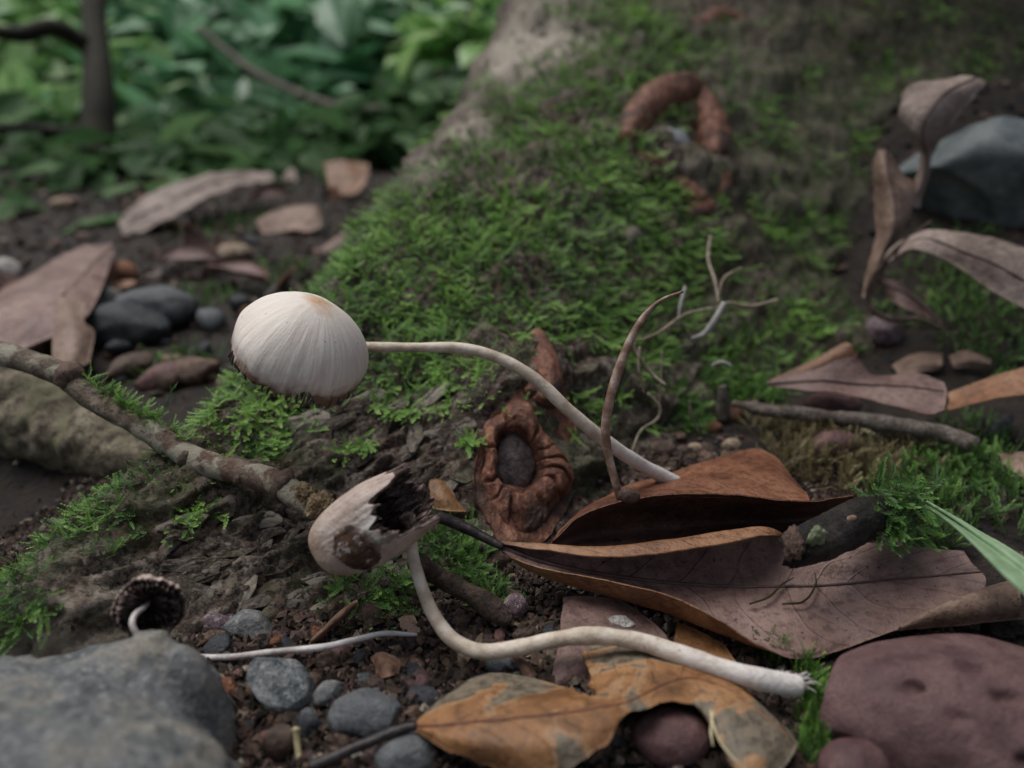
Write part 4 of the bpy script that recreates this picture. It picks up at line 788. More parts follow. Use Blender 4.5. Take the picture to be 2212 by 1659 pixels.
stone('pebble', pg(880, 1640, .15), (.46, .34, .32), 'slate_stone', 'dull slate pebble half under the black leaf stalk', 'pebble', rot=(0, .1, .5), seed=64, lv=4, cuts=5)
stone('pebble', pg(472, 1410, .15), (.36, .3, .3), 'dark_stone', 'dark angular slate chip behind the grey boulder', 'pebble', rot=(.5, .2, .8), seed=65, lv=4, lump=.06, cuts=9, cutd=.5)
stone('pebble', pg(470, 1345, .2), (.36, .26, .19), 'mauve_stone', 'grainy mauve pebble resting on the slate chip', 'pebble', rot=(0, .1, .1), seed=66, lv=4)
stone('pebble', pg(540, 1352, .2), (.52, .3, .22), 'grey_stone', 'flat grey-brown wedge stone against the root', 'pebble', rot=(.1, .12, -.15), seed=67, lv=4, lump=.1, cuts=7, cutd=.6)
stone('pebble', pg(484, 1496, .15), (.24, .2, .24), 'orange_stone', 'rusty orange pebble beside the grey boulder', 'pebble', seed=68, lv=4)
stone('pebble', pg(604, 1604, .2), (.24, .22, .27), 'brown_stone', 'rounded brown pebble next to the pale straw', 'pebble', seed=69, lv=4, cuts=3)
stone('pebble', pg(668, 1575, .1), (.3, .22, .25), 'dark_stone', 'blackish angular pebble between the blue-grey and the slate pebbles', 'pebble', seed=70, lv=3, cuts=8, cutd=.6)
stone('pebble', pg(708, 1498, .12), (.28, .2, .18), 'grey_stone', 'small grey-brown pebble behind the slate pebble', 'pebble', seed=71, lv=3, rot=(0, 0, .6))
stone('pebble', pg(908, 1512, .1), (.34, .24, .2), 'dark_stone', 'dark flat pebble touching the decaying leaf edge', 'pebble', seed=72, lv=3, cuts=6)
stone('pebble', pg(1112, 1310, .22), (.23, .2, .23), 'mauve_stone', 'mauve pebble with white scratches beneath the black stalk', 'pebble', seed=73, lv=4, cuts=3, rot=(.1, .3, .2))
stone('pebble', pg(1085, 1440, .1), (.3, .22, .18), 'slate_stone', 'bluish slate pebble just under the looping stem', 'pebble', seed=74, lv=3)
stone('pebble', pg(1010, 1426, .08), (.28, .2, .12), 'tan_stone', 'flat tan chip below the looping stem', 'pebble', seed=75, lv=3, cuts=6)
stone('pebble', pg(1145, 1402, .1), (.2, .16, .2), 'slate_stone', 'blue-grey pebble leaning on the pink leaf', 'pebble', seed=76, lv=3)
stone('pebble', rest(1795, 905, .3), (.75, .5, .55), 'purple_stone', 'dull purple pebble standing behind the grey twig', 'pebble', seed=77, lv=4, cuts=3)
stone('pebble', rest(1800, 990, .25), (.62, .4, .45), 'purple_stone', 'dull purple pebble lying in front of the grey twig', 'pebble', seed=78, lv=4, cuts=3)
stone('pebble', rest(1905, 738, .35), (.62, .5, .5), 'mauve_stone', 'lavender pebble tilted behind the folded leaf strip', 'pebble', seed=79, lv=4, cuts=4, rot=(0, .4, 0))
stone('rock', py_(2165, 395, 29), (3.9, 2.4, 2.3), 'rock_blue', 'large blue-grey rock with a dark undercut beside the trunk', 'rock', seed=80, lv=5, lump=.08, cuts=8, cutd=.66, rot=(-.28, .1, -.35), bumps=[((-.2, -.8, -.5), -.3, .25)])
stone('pebble', rest(275, 740, .5), (1.5, 1.0, .9), 'dark_stone', 'dark blue-black stone behind the bent broad leaf', 'stone', seed=81, lv=4)
stone('pebble', rest(345, 700, .6), (1.5, 1.1, .9), 'slate_stone', 'grey-green mossy stone behind the pale bell cap', 'stone', seed=88, lv=4)
stone('pebble', rest(232, 668, .35), (.75, .6, .5), 'grey_stone', 'rounded grey pebble beside the bent broad leaf', 'pebble', seed=82, lv=4)
stone('pebble', rest(12, 610, .4), (.8, .6, .7), 'white_stone', 'pale bluish-white pebble touching the bent broad leaf', 'pebble', seed=83, lv=4)
stone('pebble', rest(505, 558, .25), (.95, .6, .45), 'tan_stone', 'pale yellowish pebble on the far forest floor', 'pebble', seed=84, lv=4)
stone('pebble', rest(262, 605, .25), (.8, .6, .6), 'orange_stone', 'ochre lump on the soil behind the broad leaf', 'pebble', seed=85, lv=3)
stone('pebble', rest(2150, 950, .3), (.28, .25, .5), 'grey_stone', 'pointed grey stone chip standing in the mossy clump', 'stone chip', seed=86, lv=3, cuts=9, cutd=.5, rot=(.2, .4, .3))
stone('pebble', rest(2170, 1385, .2), (.38, .3, .3), 'twig_dark', 'knobbly blackish clod behind the purple boulder', 'clod', seed=87, lv=5, lump=.4, cuts=0, fine=.14)
stone('pebble', pg(1340, 1345, .32), (.22, .14, .09), 'white_stone', 'crusty white chip on the dull pink leaf', 'chip', seed=89, lv=4, lump=.35, fine=.08)
for k, (x, y, mt, w_, lb) in enumerate([(1430, 980, 'brown_stone', .35, 'red-brown crumb beside the upright wood splinter'), (1575, 905, 'orange_stone', .4, 'rust-red clod under the upright wood splinter'), (1500, 975, 'tan_stone', .22, 'beige pebble behind the folded red leaf'), (1580, 968, 'tan_stone', .25, 'pinkish-beige pebble behind the folded red leaf'), (1620, 880, 'tan_stone', .25, 'tan chip lying against the grey twig'), (1650, 905, 'white_stone', .18, 'whitish chip below the grey twig'), (1540, 930, 'orange_stone', .25, 'dark rust pebble near the pale stem base')]):
    stone('pebble', rest(x, y, w_*.3), (w_, w_*.8, w_*.7), mt, lb, 'pebble', seed=120+k, lv=3, cuts=5)
# ------------------------------------------------------------------ twigs, log, stalks
tw = [py_(-180, 690, 17.5)]+[pd(x, y, d) for x, y, d in [(0, 762, 16.6), (120, 803, 16.1), (210, 868, 15.8), (320, 930, 15.5), (420, 990, 15.1), (520, 1022, 14.6), (610, 1050, 14.0), (655, 1080, 13.7), (700, 1105, 13.5)]]
tg = empty('twig', tw[-1], 'lichen-grey twig with moss on top, reaching from the log to the aged mushroom', 'twig')
tube('stick', tw, [.26, .25, .25, .24, .24, .235, .23, .23, .22, .2], 'twig_grey', tg, n=110, k=20, amp=.28, freq=1.9, seed=31)
for x, y, d, r_, mt in [(148, 812, 15.9, .31, 'knot'), (400, 990, 15.0, .17, 'knot'), (610, 1046, 13.95, .26, 'knot'), (478, 1002, 14.75, .12, 'knot'), (520, 1030, 14.4, .15, 'knot')]:
    V, F = stone_v((r_*.8, r_*1.05, r_*1.05), (0, .5, 0), int(x), 3, .3, 2, .8, .06); mk('knot', V+pd(x, y, d), F, mt, tg)
V, F = stone_v((.24, .21, .24), (0, .5, 0), 77, 5, .6, 5, .65, .25); mk('broken_tip', V+pd(690, 1092, 13.45), F, 'twig_end', tg)
V, F = stone_v((.2, .2, .22), (0, .5, 0), 78, 5, .6, 5, .65, .25); mk('broken_tip', V+pd(665, 1070, 13.6), F, 'twig_end', tg)
lg = tube('log', [py_(x, y, Y_) for x, y, Y_ in [(-260, 770, 19.5), (-60, 850, 19), (80, 905, 18.5), (180, 950, 18), (260, 975, 17.4), (330, 1005, 16.8)]], [1.2, 1.15, 1.05, .95, .8, .4], 'log_bark', n=140, k=60, amp=.42, freq=1.3, seed=33); tag(lg, 'weathered beige fallen branch lying below the mossy twig', 'branch')
tb = [pd(x, y, d) for x, y, d in [(1716, 1190, 12.95), (1745, 1178, 13.0), (1800, 1150, 13.3), (1850, 1128, 13.6), (1900, 1108, 13.9), (1960, 1085, 14.3)]]
tk = empty('broken_stick', tb[0], 'short black rotten stick with a chewed end lying on the large brown leaf', 'stick')
V, F, uv = sweep(tb, [.28, .34, .36, .37, .37, .35], n=90, k=40, amp=.16, freq=2.2, seed=35)
ax_ = crom(np.array(tb), 90); th_ = np.tile(np.arange(40), 90)*2*np.pi/40; ln_ = np.repeat(np.linspace(0, 1, 90), 40); dv_ = V[:3600]-np.repeat(ax_, 40, 0)
gr_ = .09*fbm(np.c_[np.cos(th_)*4, np.sin(th_)*4, ln_*2.2], 3, 36)+.04*fbm(np.c_[np.cos(th_)*9, np.sin(th_)*9, ln_*5], 2, 37); V[:3600] += dv_*gr_[:, None]*1.4
jag_ = sst(.1, 0, ln_)*.35*fbm(np.c_[np.cos(th_)*2, np.sin(th_)*2, ln_*0], 3, 38); V[:3600] += np.outer(jag_, (ax_[0]-ax_[5])/np.linalg.norm(ax_[0]-ax_[5]))
mk('stick', V, F, 'twig_dark', tk, uv=uv)
V, F = stone_v((.13, .24, .3), (0, .2, .2), 36, 4, .7, 5, .6, .2); mk('broken_end', V+pd(1712, 1178, 12.85), F, 'knot', tk)
V, F = stone_v((.13, .06, .08), (0, -.35, .3), 37, 3, .1, 0); mk('branch_scar', V+pd(1836, 1124, 13.17), F, 'cut_wood', tk)
V, F = stone_v((.17, .07, .19), (0, -.3, .3), 38, 4, .5, 2, .8, .15); mk('lichen_patch', V+pd(1766, 1160, 12.66), F, 'lichen', tk)
o = tube('twig', [hit(x, y, .75) for x, y in [(1585, 872), (1650, 886), (1720, 894), (1790, 902), (1860, 908), (1930, 918), (2000, 930), (2050, 942), (2105, 962)]], [.1, .15, .18, .17, .18, .21, .2, .22, .2], 'twig_mid', n=80, k=14, amp=.35, freq=2.5, seed=39); tag(o, 'knobbly grey twig lying across the leaf litter', 'twig')
o = tube('splinter', [rest(1560, 915, .1), rest(1560, 915, .1)+np.array([-.02, .1, .55]), rest(1560, 915, .1)+np.array([-.06, .15, .95])], [.17, .17, .1], 'twig_mid', n=16, k=9, amp=.4, freq=4); tag(o, 'upright grey wood splinter rising from rusty clods', 'wood splinter')
o = tube('twig', [pd(900, 1215, 13.0)]+[pg(x, y, z) for x, y, z in [(940, 1240, .75), (1000, 1275, .55), (1060, 1312, .4), (1100, 1345, .2)]], [.16, .18, .19, .2, .12], 'twig_brown', n=40, k=14, amp=.3, freq=2.5, seed=41); tag(o, 'short brown twig under the dark moss beside the looping stem', 'twig')
o = tube('straw', [pg(648, 1650, .1), pg(643, 1615, .22), pg(640, 1585, .35), pg(640, 1574, .4)], [.045, .05, .055, .07], 'straw', n=20, k=8, amp=.15); tag(o, 'pale yellow straw stub standing in the gravel', 'straw')
sl = tube('leaf_sliver', [rest(1812, 900, .5), rest(1850, 893, .55), rest(1890, 905, .5)], [.04, .14, .05], 'straw', n=16, k=8, flat=.4); tag(sl, 'yellow sliver tucked behind the grey twig', 'leaf sliver')
sl = tube('leaf_sliver', [rest(1842, 935, .3), rest(1870, 955, .3), rest(1905, 972, .3)], [.03, .09, .04], 'straw', n=16, k=8, flat=.4); tag(sl, 'pale yellow sliver in front of the grey twig', 'leaf sliver')
# grass blade
A = []
for x, y, z, w_ in [(1955, 1060, 1.5, 4), (2000, 1088, 1.6, 6), (2060, 1126, 1.7, 10), (2110, 1163, 1.75, 16), (2160, 1202, 1.8, 25), (2230, 1258, 1.8, 33), (2330, 1342, 1.7, 35), (2480, 1460, 1.2, 30), (2600, 1550, .4, 22)]:
    n_ = (.55, -.83); A.append([pg(x+n_[0]*w_*s_, y+n_[1]*w_*s_, z+(.05 if s_ else -.03)) for s_ in (1, .5, 0, -.5, -1)])
o, G = sheet('grass_blade', A, ['grass', 'grass'], nu=50, nv=13, th=.02, wob=.01, edge=.0); tag(o, 'pale green grass blade slanting over the moss and leaves', 'grass blade')
# rootlets in front of the mossy root
for k, (pts, r_, mt, lb) in enumerate([
    ([(1680, 648, 20), (1620, 662, 19.8), (1570, 655, 19.5), (1540, 670, 19.2)], .045, 'rootlet', 'thin tan rootlet sweeping sideways over the moss'),
    ([(1565, 655, 19), (1545, 690, 18.8), (1520, 722, 18.6), (1495, 732, 18.5)], .085, 'rootlet_grey', 'thick grey rootlet with a blunt end curling over the moss'),
    ([(1535, 510, 22), (1530, 560, 21), (1545, 610, 20), (1552, 655, 19.3)], .05, 'rootlet', 'tan rootlet hanging down the mossy bark'),
    ([(1600, 580, 21.5), (1565, 600, 20.8), (1552, 640, 19.6)], .035, 'rootlet', 'fine rootlet joining the hanging tan one'),
    ([(1480, 620, 20), (1470, 660, 19.6), (1465, 690, 19.4)], .05, 'rootlet_grey', 'short grey rootlet beside the withered stem tip'),
    ([(1540, 665, 19), (1480, 680, 18.6), (1420, 720, 18), (1375, 735, 17.5), (1355, 718, 17.2)], .035, 'rootlet', 'long fine rootlet crossing behind the withered stem'),
    ([(1362, 730, 17), (1380, 770, 16.8), (1410, 810, 16.6), (1438, 832, 16.4)], .05, 'rootlet', 'tan rootlet with a split end beside the withered stem'),
    ([(1382, 750, 16.8), (1380, 800, 16.6), (1392, 850, 16.5)], .03, 'rootlet', 'thin straight rootlet close to the withered stem'),
    ([(1400, 850, 16.9), (1425, 880, 16.9), (1420, 905, 16.8), (1385, 930, 16.6), (1365, 975, 16.2)], .035, 'rootlet', 'looping fine rootlet low on the root'),
    ([(1430, 760, 17), (1428, 820, 16.9), (1424, 875, 16.8)], .025, 'rootlet', 'hair-thin rootlet above the looping one'),
    ([(1540, 790, 18.8), (1560, 783, 18.6), (1580, 790, 18.5)], .06, 'rootlet_grey', 'short pale arched rootlet on the lower moss'),
    ([(1490, 870, 17.8), (1495, 900, 17.5), (1510, 935, 17.2)], .04, 'twig_brown', 'thin brown rootlet dropping to the soil')]):
    P = []
    for x, y, Y_ in pts:
        h = hit(x, y); P.append(py_(x, y, min(Y_, h[1]-.25)))
    o = tube('rootlet', P, [r_, r_, r_*.9, r_*.5], mt, n=40, k=8, amp=.15, freq=4, seed=k); tag(o, lb, 'rootlet', 'rootlets on the mossy root')
for k, (pts, mt, lb) in enumerate([([(1535, 1535, .8), (1542, 1570, .78), (1562, 1612, .74), (1610, 1665, .68)], 'straw', 'yellow thread-like rootlet lying over the decaying leaf'), ([(1540, 1540, .8), (1536, 1580, .78), (1540, 1612, .75)], 'straw', 'short yellow rootlet branching on the decaying leaf'),
    ([(1620, 1305, .52), (1660, 1290, .56), (1690, 1262, .56), (1715, 1248, .6)], 'moss_dry', 'dry moss strand lying across the midrib of the large leaf'), ([(1690, 1305, .5), (1735, 1300, .55), (1762, 1262, .58), (1760, 1235, .66)], 'moss_dry', 'hooked dry moss strand below the black stick'), ([(1380, 1000, 1.4), (1385, 990, 1.4), (1392, 985, 1.4)], 'rootlet', 'tiny tan fibre behind the withered stem')]):
    o = tube('strand', [pg(*p_) for p_ in pts], [.018, .022, .018, .01], mt, n=40, k=6, amp=.3, freq=6, seed=k); tag(o, lb, 'rootlet')
# chips
leafh('reddish bark chip leaning at the foot of the root', [[(668, 1392, .1), (672, 1385, .15), (680, 1375, .1)], [(700, 1370, .2), (712, 1350, .35), (722, 1335, .25)], [(735, 1340, .25), (745, 1322, .45), (750, 1312, .35)], [(768, 1308, .35), (770, 1302, .4), (772, 1298, .4)]], ['chip', 'chip'], seed=50, nu=22, nv=14, mid=False, th=.05, edge=.1)
leafh('dark brown bark chip behind the reddish one', [[(775, 1310, .3), (785, 1305, .35), (795, 1300, .3)], [(785, 1335, .2), (805, 1330, .25), (825, 1322, .2)], [(790, 1355, .1), (810, 1350, .12), (830, 1345, .1)]], ['twig_brown', 'twig_brown'], seed=51, nu=16, nv=12, mid=False, th=.05, edge=.1)
leafh('pinkish torn leaf scrap lying beside the looping stem', [[(862, 1335, .15), (875, 1330, .2), (890, 1330, .15)], [(870, 1365, .1), (885, 1358, .15), (905, 1355, .1)], [(885, 1375, .08), (895, 1372, .1), (905, 1370, .08)]], ['leaf_tan', 'leaf_tan'], seed=52, nu=14, nv=10, mid=False, edge=.08)
leafh('brown curled leaf crumb in the middle of the gravel', [[(800, 1420, .1), (815, 1412, .25), (830, 1410, .2)], [(810, 1445, .1), (835, 1440, .3), (862, 1432, .2)], [(815, 1468, .05), (840, 1462, .2), (860, 1455, .1)]], ['chip', 'chip'], seed=53, nu=16, nv=12, mid=False, edge=.1)
leafh('narrow pale brown chip between stem and decaying leaf', [[(1098, 1412, .3), (1106, 1410, .32), (1114, 1410, .3)], [(1120, 1440, .25), (1132, 1436, .3), (1142, 1434, .25)], [(1135, 1466, .1), (1148, 1462, .15), (1158, 1458, .1)]], ['leaf_tan', 'chip'], seed=54, nu=14, nv=10, mid=False, edge=.06)
leafh('papery yellow-brown peeling scrap behind the split cap', [[(925, 1040, .35), (945, 1035, .4), (965, 1045, .3)], [(930, 1075, .45), (960, 1075, .55), (990, 1080, .35)], [(940, 1100, .4), (975, 1105, .45), (1010, 1105, .25)]], ['leaf_tan', 'leaf_orange'], seed=55, nu=18, nv=14, mid=False, edge=.1)
# ------------------------------------------------------------------ moss
def frond(seed, pairs=8, wid=.075, ln=.3, curl=.25):
    r = np.random.default_rng(seed); V, T = [], []
    c2 = curl*r.uniform(-.6, 1.4); sw = r.uniform(-.25, .25)
    def st_(t): return np.array([t, sw*t*t, c2*t*t*.9-.0])
    for k in range(pairs):
        t = .08+.9*k/(pairs-1); p = st_(t); L = ln*(1-.55*t)*r.uniform(.8, 1.2)
        for s_ in (-1, 1):
            an = r.uniform(.55, .95); d = np.array([math.cos(an), s_*math.sin(an), r.uniform(-.05, .45)]); d /= np.linalg.norm(d); n_ = np.array([-d[1], d[0], 0.3*s_])
            V += [p, p+d*L*.5+n_*wid*.55, p+d*L, p+d*L*.5-n_*wid*.55]; T += [t]*4
    p = st_(1.); V += [st_(.85), p+[.03, wid*.4, 0], p+[.14, 0, .03], p+[.03, -wid*.4, 0]]; T += [1]*4
    V += [st_(0)+[0, -.015, 0], st_(0)+[0, .015, 0], st_(.9)+[0, .01, 0], st_(.9)+[0, -.01, 0]]; T += [.2]*4
    return np.array(V), np.array(T)
FR = [frond(s_, *a) for s_, a in enumerate([(11, .05, .27), (10, .055, .3), (12, .045, .22), (9, .06, .26, .5), (11, .05, .32, .1), (10, .045, .22, .6)])]
def moss(name, P, Nn, dirs, size, lift, tint, mat, label, cat='moss', parent=None):
    P, Nn, dirs = map(np.asarray, (P, Nn, dirs)); T = dirs-Nn*np.sum(dirs*Nn, 1)[:, None]; T /= np.linalg.norm(T, axis=1)[:, None]+1e-9
    Xa = T*np.cos(lift)[:, None]+Nn*np.sin(lift)[:, None]; Ya = np.cross(Nn, T); Za = np.cross(Xa, Ya); which = rng.integers(0, len(FR), len(P)); VV, TT = [], []
    for k, (fv, ft) in enumerate(FR):
        m_ = which == k
        if not m_.any(): continue
        X_ = P[m_][:, None]+size[m_][:, None, None]*(fv[None, :, 0, None]*Xa[m_][:, None]+fv[None, :, 1, None]*Ya[m_][:, None]+fv[None, :, 2, None]*Za[m_][:, None])
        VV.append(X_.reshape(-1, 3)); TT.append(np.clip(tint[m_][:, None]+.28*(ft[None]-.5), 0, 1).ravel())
    V = np.concatenate(VV); F = np.arange(len(V)).reshape(-1, 4)
    return tag(mk(name, V, F, mat, parent, attrs={'tint': np.concatenate(TT)}, smooth=False), label, cat, None, 'stuff')
# cover on the root: density follows patches on the wood
N0 = 190000
x = rng.uniform(-11, 27, N0); y = 8.5+34*rng.random(N0)**1.5
z = Rf(x, y); g = Gf(x, y); ok = (z > g+.02) & (z < 16); x, y, z = x[ok], y[ok], z[ok]; q = np.c_[x, y, z]
e = .12; Nn = np.stack([-(Rf(x+e, y)-Rf(x-e, y))/(2*e), -(Rf(x, y+e)-Rf(x, y-e))/(2*e), np.ones_like(x)], 1); area = np.linalg.norm(Nn, axis=1); Nn /= area[:, None]
dens = np.clip(blob([(900, 640, 210, 1.3), (1080, 620, 180, 1.2), (1250, 620, 170, 1.), (830, 480, 130, 1), (1000, 430, 170, 1), (1150, 350, 190, 1.2), (1300, 250, 190, 1.1), (1320, 130, 150, .9), (1230, 190, 120, .8), (1330, 500, 170, .8), (1400, 760, 110, .9), (1330, 830, 60, .8),
    (700, 650, 110, .9), (560, 860, 130, 1), (640, 890, 90, .5), (400, 1010, 110, 1.1), (250, 1090, 100, 1.2), (120, 1160, 100, 1.3), (30, 1230, 90, 1.3), (480, 960, 90, .9), (330, 1120, 70, .8), (10, 1330, 60, .8), (130, 1260, 60, .7), (60, 1200, 90, 1.2), (190, 1130, 90, 1.2), (-60, 1290, 90, 1.2), (20, 1280, 70, 1), (330, 1060, 90, .9), (500, 900, 80, .9),
    (920, 800, 90, .8), (900, 870, 60, .5), (1130, 720, 60, .7), (1270, 880, 50, .8), (1280, 980, 45, .7), (760, 970, 30, .8), (1450, 560, 130, .7), (1600, 640, 130, .35), (1700, 300, 300, .35), (2050, 80, 200, .9), (1600, 450, 150, .4), (1450, 120, 160, .9), (1290, 60, 110, .8), (1400, 30, 120, .7), (1130, 250, 70, .6), (1060, 180, 40, .5), (1600, 130, 120, .4), (1800, 620, 150, .5), (1900, 450, 200, .6), (1850, 250, 200, .5), (1290, 1060, 30, .5), (1560, 760, 90, .6), (1700, 760, 110, .5), (960, 560, 200, .8), (780, 800, 80, .6)]), 0, 1.25)
bare = np.clip(blob([(1110, 1010, 100, 1.3), (1160, 800, 60, 1.3), (1165, 750, 40, 1.), (950, 960, 90, .9), (850, 1050, 120, 1), (600, 1200, 160, .9), (1440, 330, 75, 1.1), (1130, 110, 100, 1.), (1000, 290, 55, .9), (920, 380, 45, .7), (1200, 60, 90, .7), (1030, 830, 45, .6), (700, 1010, 70, .6), (250, 1330, 120, .8), (1520, 300, 60, 1.)]), 0, 1.3)
nz = fbm(q*.75, 4, 91); nz2 = fbm(q*2.4, 3, 93)
far_ = -sst(19, 28, y)*.12*sst(9, 5, x)+sst(4, 11, x)*.25; pr = np.clip(dens-bare+1.1*nz+.9*nz2-.25-far_, 0, 1)**1.2
dist = np.hypot(x, y); pr = pr*np.clip(area, 1, 3)*.55*np.clip(17/dist, .6, 1.2)
s_ = rng.random(len(x)) < pr; q, Nn, nz, nz2 = q[s_], Nn[s_], nz[s_], nz2[s_]; n_ = len(q); print('moss fronds', n_)
dwn = np.stack([Nn[:, 0], Nn[:, 1], -np.ones(n_)*.25], 1)*.9+rng.normal(size=(n_, 3))*[.75, .75, .3]+[-.25, 0, 0]
nz4 = fbm(q*.4+7, 3, 97); tint = np.clip(.46+.55*nz2+.45*nz+.35*nz4+rng.normal(0, .2, n_), 0, 1)
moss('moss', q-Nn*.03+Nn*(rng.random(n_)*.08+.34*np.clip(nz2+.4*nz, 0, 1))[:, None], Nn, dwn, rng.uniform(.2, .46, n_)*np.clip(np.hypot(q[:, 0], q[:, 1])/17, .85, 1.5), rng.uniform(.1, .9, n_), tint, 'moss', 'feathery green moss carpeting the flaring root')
def clump(name, label, spots, mat='moss', n=90, size=(.25, .5), lift=(.3, 1.3), hgt=.15, seed=0, tmean=.45):
    r = np.random.default_rng(seed); P, Q = [], []
    for px, py, rad, dn in spots:
        c = hit(px, py); R_ = rad*np.linalg.norm(c-C0)/FPX; k = int(n*dn)
        a = r.random(k)*6.283; rr = R_*np.sqrt(r.random(k)); xx, yy = c[0]+np.cos(a)*rr, c[1]+np.sin(a)*rr*1.25
        zz = Hf(xx, yy)+hgt*r.random(k)*(1-(rr/R_)**2); P.append(np.c_[xx, yy, zz]); Q.append(snorm(xx, yy))
    P, Q = np.concatenate(P), np.concatenate(Q); k = len(P)
    return moss(name, P, Q, r.normal(size=(k, 3)), r.uniform(*size, k), r.uniform(*lift, k), np.clip(r.normal(tmean, .22, k), 0, 1), mat, label)
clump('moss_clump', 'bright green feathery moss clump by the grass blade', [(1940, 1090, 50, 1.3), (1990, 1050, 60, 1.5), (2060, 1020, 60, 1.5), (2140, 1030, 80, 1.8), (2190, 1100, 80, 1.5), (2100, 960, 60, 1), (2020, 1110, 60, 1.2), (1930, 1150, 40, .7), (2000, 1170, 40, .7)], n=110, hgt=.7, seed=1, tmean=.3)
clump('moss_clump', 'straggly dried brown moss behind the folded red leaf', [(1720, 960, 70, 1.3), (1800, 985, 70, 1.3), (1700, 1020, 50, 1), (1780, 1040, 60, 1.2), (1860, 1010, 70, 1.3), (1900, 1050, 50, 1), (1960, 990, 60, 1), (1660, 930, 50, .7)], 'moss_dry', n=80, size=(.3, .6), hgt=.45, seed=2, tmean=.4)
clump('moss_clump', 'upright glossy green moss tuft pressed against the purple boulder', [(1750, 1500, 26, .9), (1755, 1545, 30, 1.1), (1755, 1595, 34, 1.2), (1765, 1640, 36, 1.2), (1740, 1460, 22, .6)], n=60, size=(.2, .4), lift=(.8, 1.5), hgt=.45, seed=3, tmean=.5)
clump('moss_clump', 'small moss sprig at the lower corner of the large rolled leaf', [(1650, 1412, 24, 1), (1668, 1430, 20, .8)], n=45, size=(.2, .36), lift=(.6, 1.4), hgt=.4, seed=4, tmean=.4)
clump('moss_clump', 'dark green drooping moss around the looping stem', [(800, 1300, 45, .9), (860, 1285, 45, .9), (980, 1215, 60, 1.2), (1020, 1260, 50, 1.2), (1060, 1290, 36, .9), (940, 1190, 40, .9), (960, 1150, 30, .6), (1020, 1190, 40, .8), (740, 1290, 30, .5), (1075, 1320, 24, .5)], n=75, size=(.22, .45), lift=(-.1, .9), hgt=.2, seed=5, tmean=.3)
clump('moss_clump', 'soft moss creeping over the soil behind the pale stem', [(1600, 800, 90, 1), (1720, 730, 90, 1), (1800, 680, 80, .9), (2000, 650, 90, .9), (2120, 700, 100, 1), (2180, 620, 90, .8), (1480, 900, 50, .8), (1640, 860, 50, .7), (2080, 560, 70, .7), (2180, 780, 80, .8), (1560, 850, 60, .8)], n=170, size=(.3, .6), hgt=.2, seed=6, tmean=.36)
clump('moss_clump', 'scattered moss on the far forest floor', [(420, 660, 80, .7), (600, 600, 70, .7), (450, 500, 90, .5), (640, 720, 60, .7), (380, 800, 80, .5), (560, 480, 60, .4)], n=130, size=(.4, .8), hgt=.2, seed=7, tmean=.3)
P = np.array([pd(x_, y_, d_) for x_, y_, d_ in zip(rng.uniform(1890, 1985, 150), rng.uniform(1035, 1165, 150), rng.uniform(13.4, 14.0, 150))]); k_ = len(P)
moss('moss_sprig', P, np.tile([0, -.5, .9], (k_, 1)), rng.normal(size=(k_, 3))+[-.3, -.3, -.7], rng.uniform(.3, .55, k_), rng.uniform(-.2, .8, k_), rng.uniform(.05, .55, k_), 'moss', 'yellow-green moss strands hanging over the end of the black stick')
# pinnate sprigs picked out on the bark and on the twig
P, Q, Dd, Sz, Lf, Tn = [], [], [], [], [], []
for pts, dn in [([(720, 985), (760, 975), (800, 965)], .6), ([(810, 878), (850, 895), (905, 893), (960, 888), (1010, 872), (1040, 862)], 1), ([(945, 790), (960, 830), (975, 855)], 1), ([(1035, 790), (1045, 820), (1050, 850)], 1), ([(1120, 735), (1130, 760), (1125, 790)], 1), ([(1010, 955), (1020, 960)], .6), ([(880, 770), (920, 765), (960, 760)], 1)]:
    P3 = crom(np.array([hit(*p_) for p_ in pts]), int(26*dn)+4)
    for p_ in P3:
        for k in range(3):
            nn = snorm(p_[0], p_[1])[0]; P.append(p_+nn*.1+rng.normal(size=3)*.05); Q.append(nn); Dd.append(rng.normal(size=3)+[0, -.6, -.5]); Sz.append(rng.uniform(.2, .38)); Lf.append(rng.uniform(.1, .7)); Tn.append(rng.uniform(.55, 1))
moss('moss_sprig', P, Q, Dd, np.array(Sz), np.array(Lf), np.array(Tn), 'moss', 'light green moss sprigs creeping over bare bark above the knot scar')
P, Q, Dd, Sz, Lf, Tn = [], [], [], [], [], []
twc = crom(np.array(tw), 200); ic = int(np.argmin(np.linalg.norm(twc-pd(290, 905, 15.6), axis=1)))
for k in range(170):
    i = int(np.clip(rng.normal(ic, 11), ic-20, ic+22)); P.append(twc[i]+np.array([rng.uniform(-.1, .1), rng.uniform(.0, .22), rng.uniform(.12, .24)])); Q.append([.1, .1, 1]); Dd.append(rng.normal(size=3)+[.5, -.2, 0]); Sz.append(rng.uniform(.2, .42)); Lf.append(rng.uniform(.1, 1.1)); Tn.append(rng.uniform(.3, .9))
for k in range(12):
    t_ = k/11; P.append(pd(350, 890, 15.3)+np.array([.25*t_, 0, .45*t_])); Q.append([0, -.3, 1]); Dd.append([1, 0, .5]); Sz.append(.25); Lf.append(.7); Tn.append(.2)
moss('moss_sprig', P, Q, Dd, np.array(Sz), np.array(Lf), np.array(Tn), 'moss', 'tuft of green moss growing along the top of the grey twig')
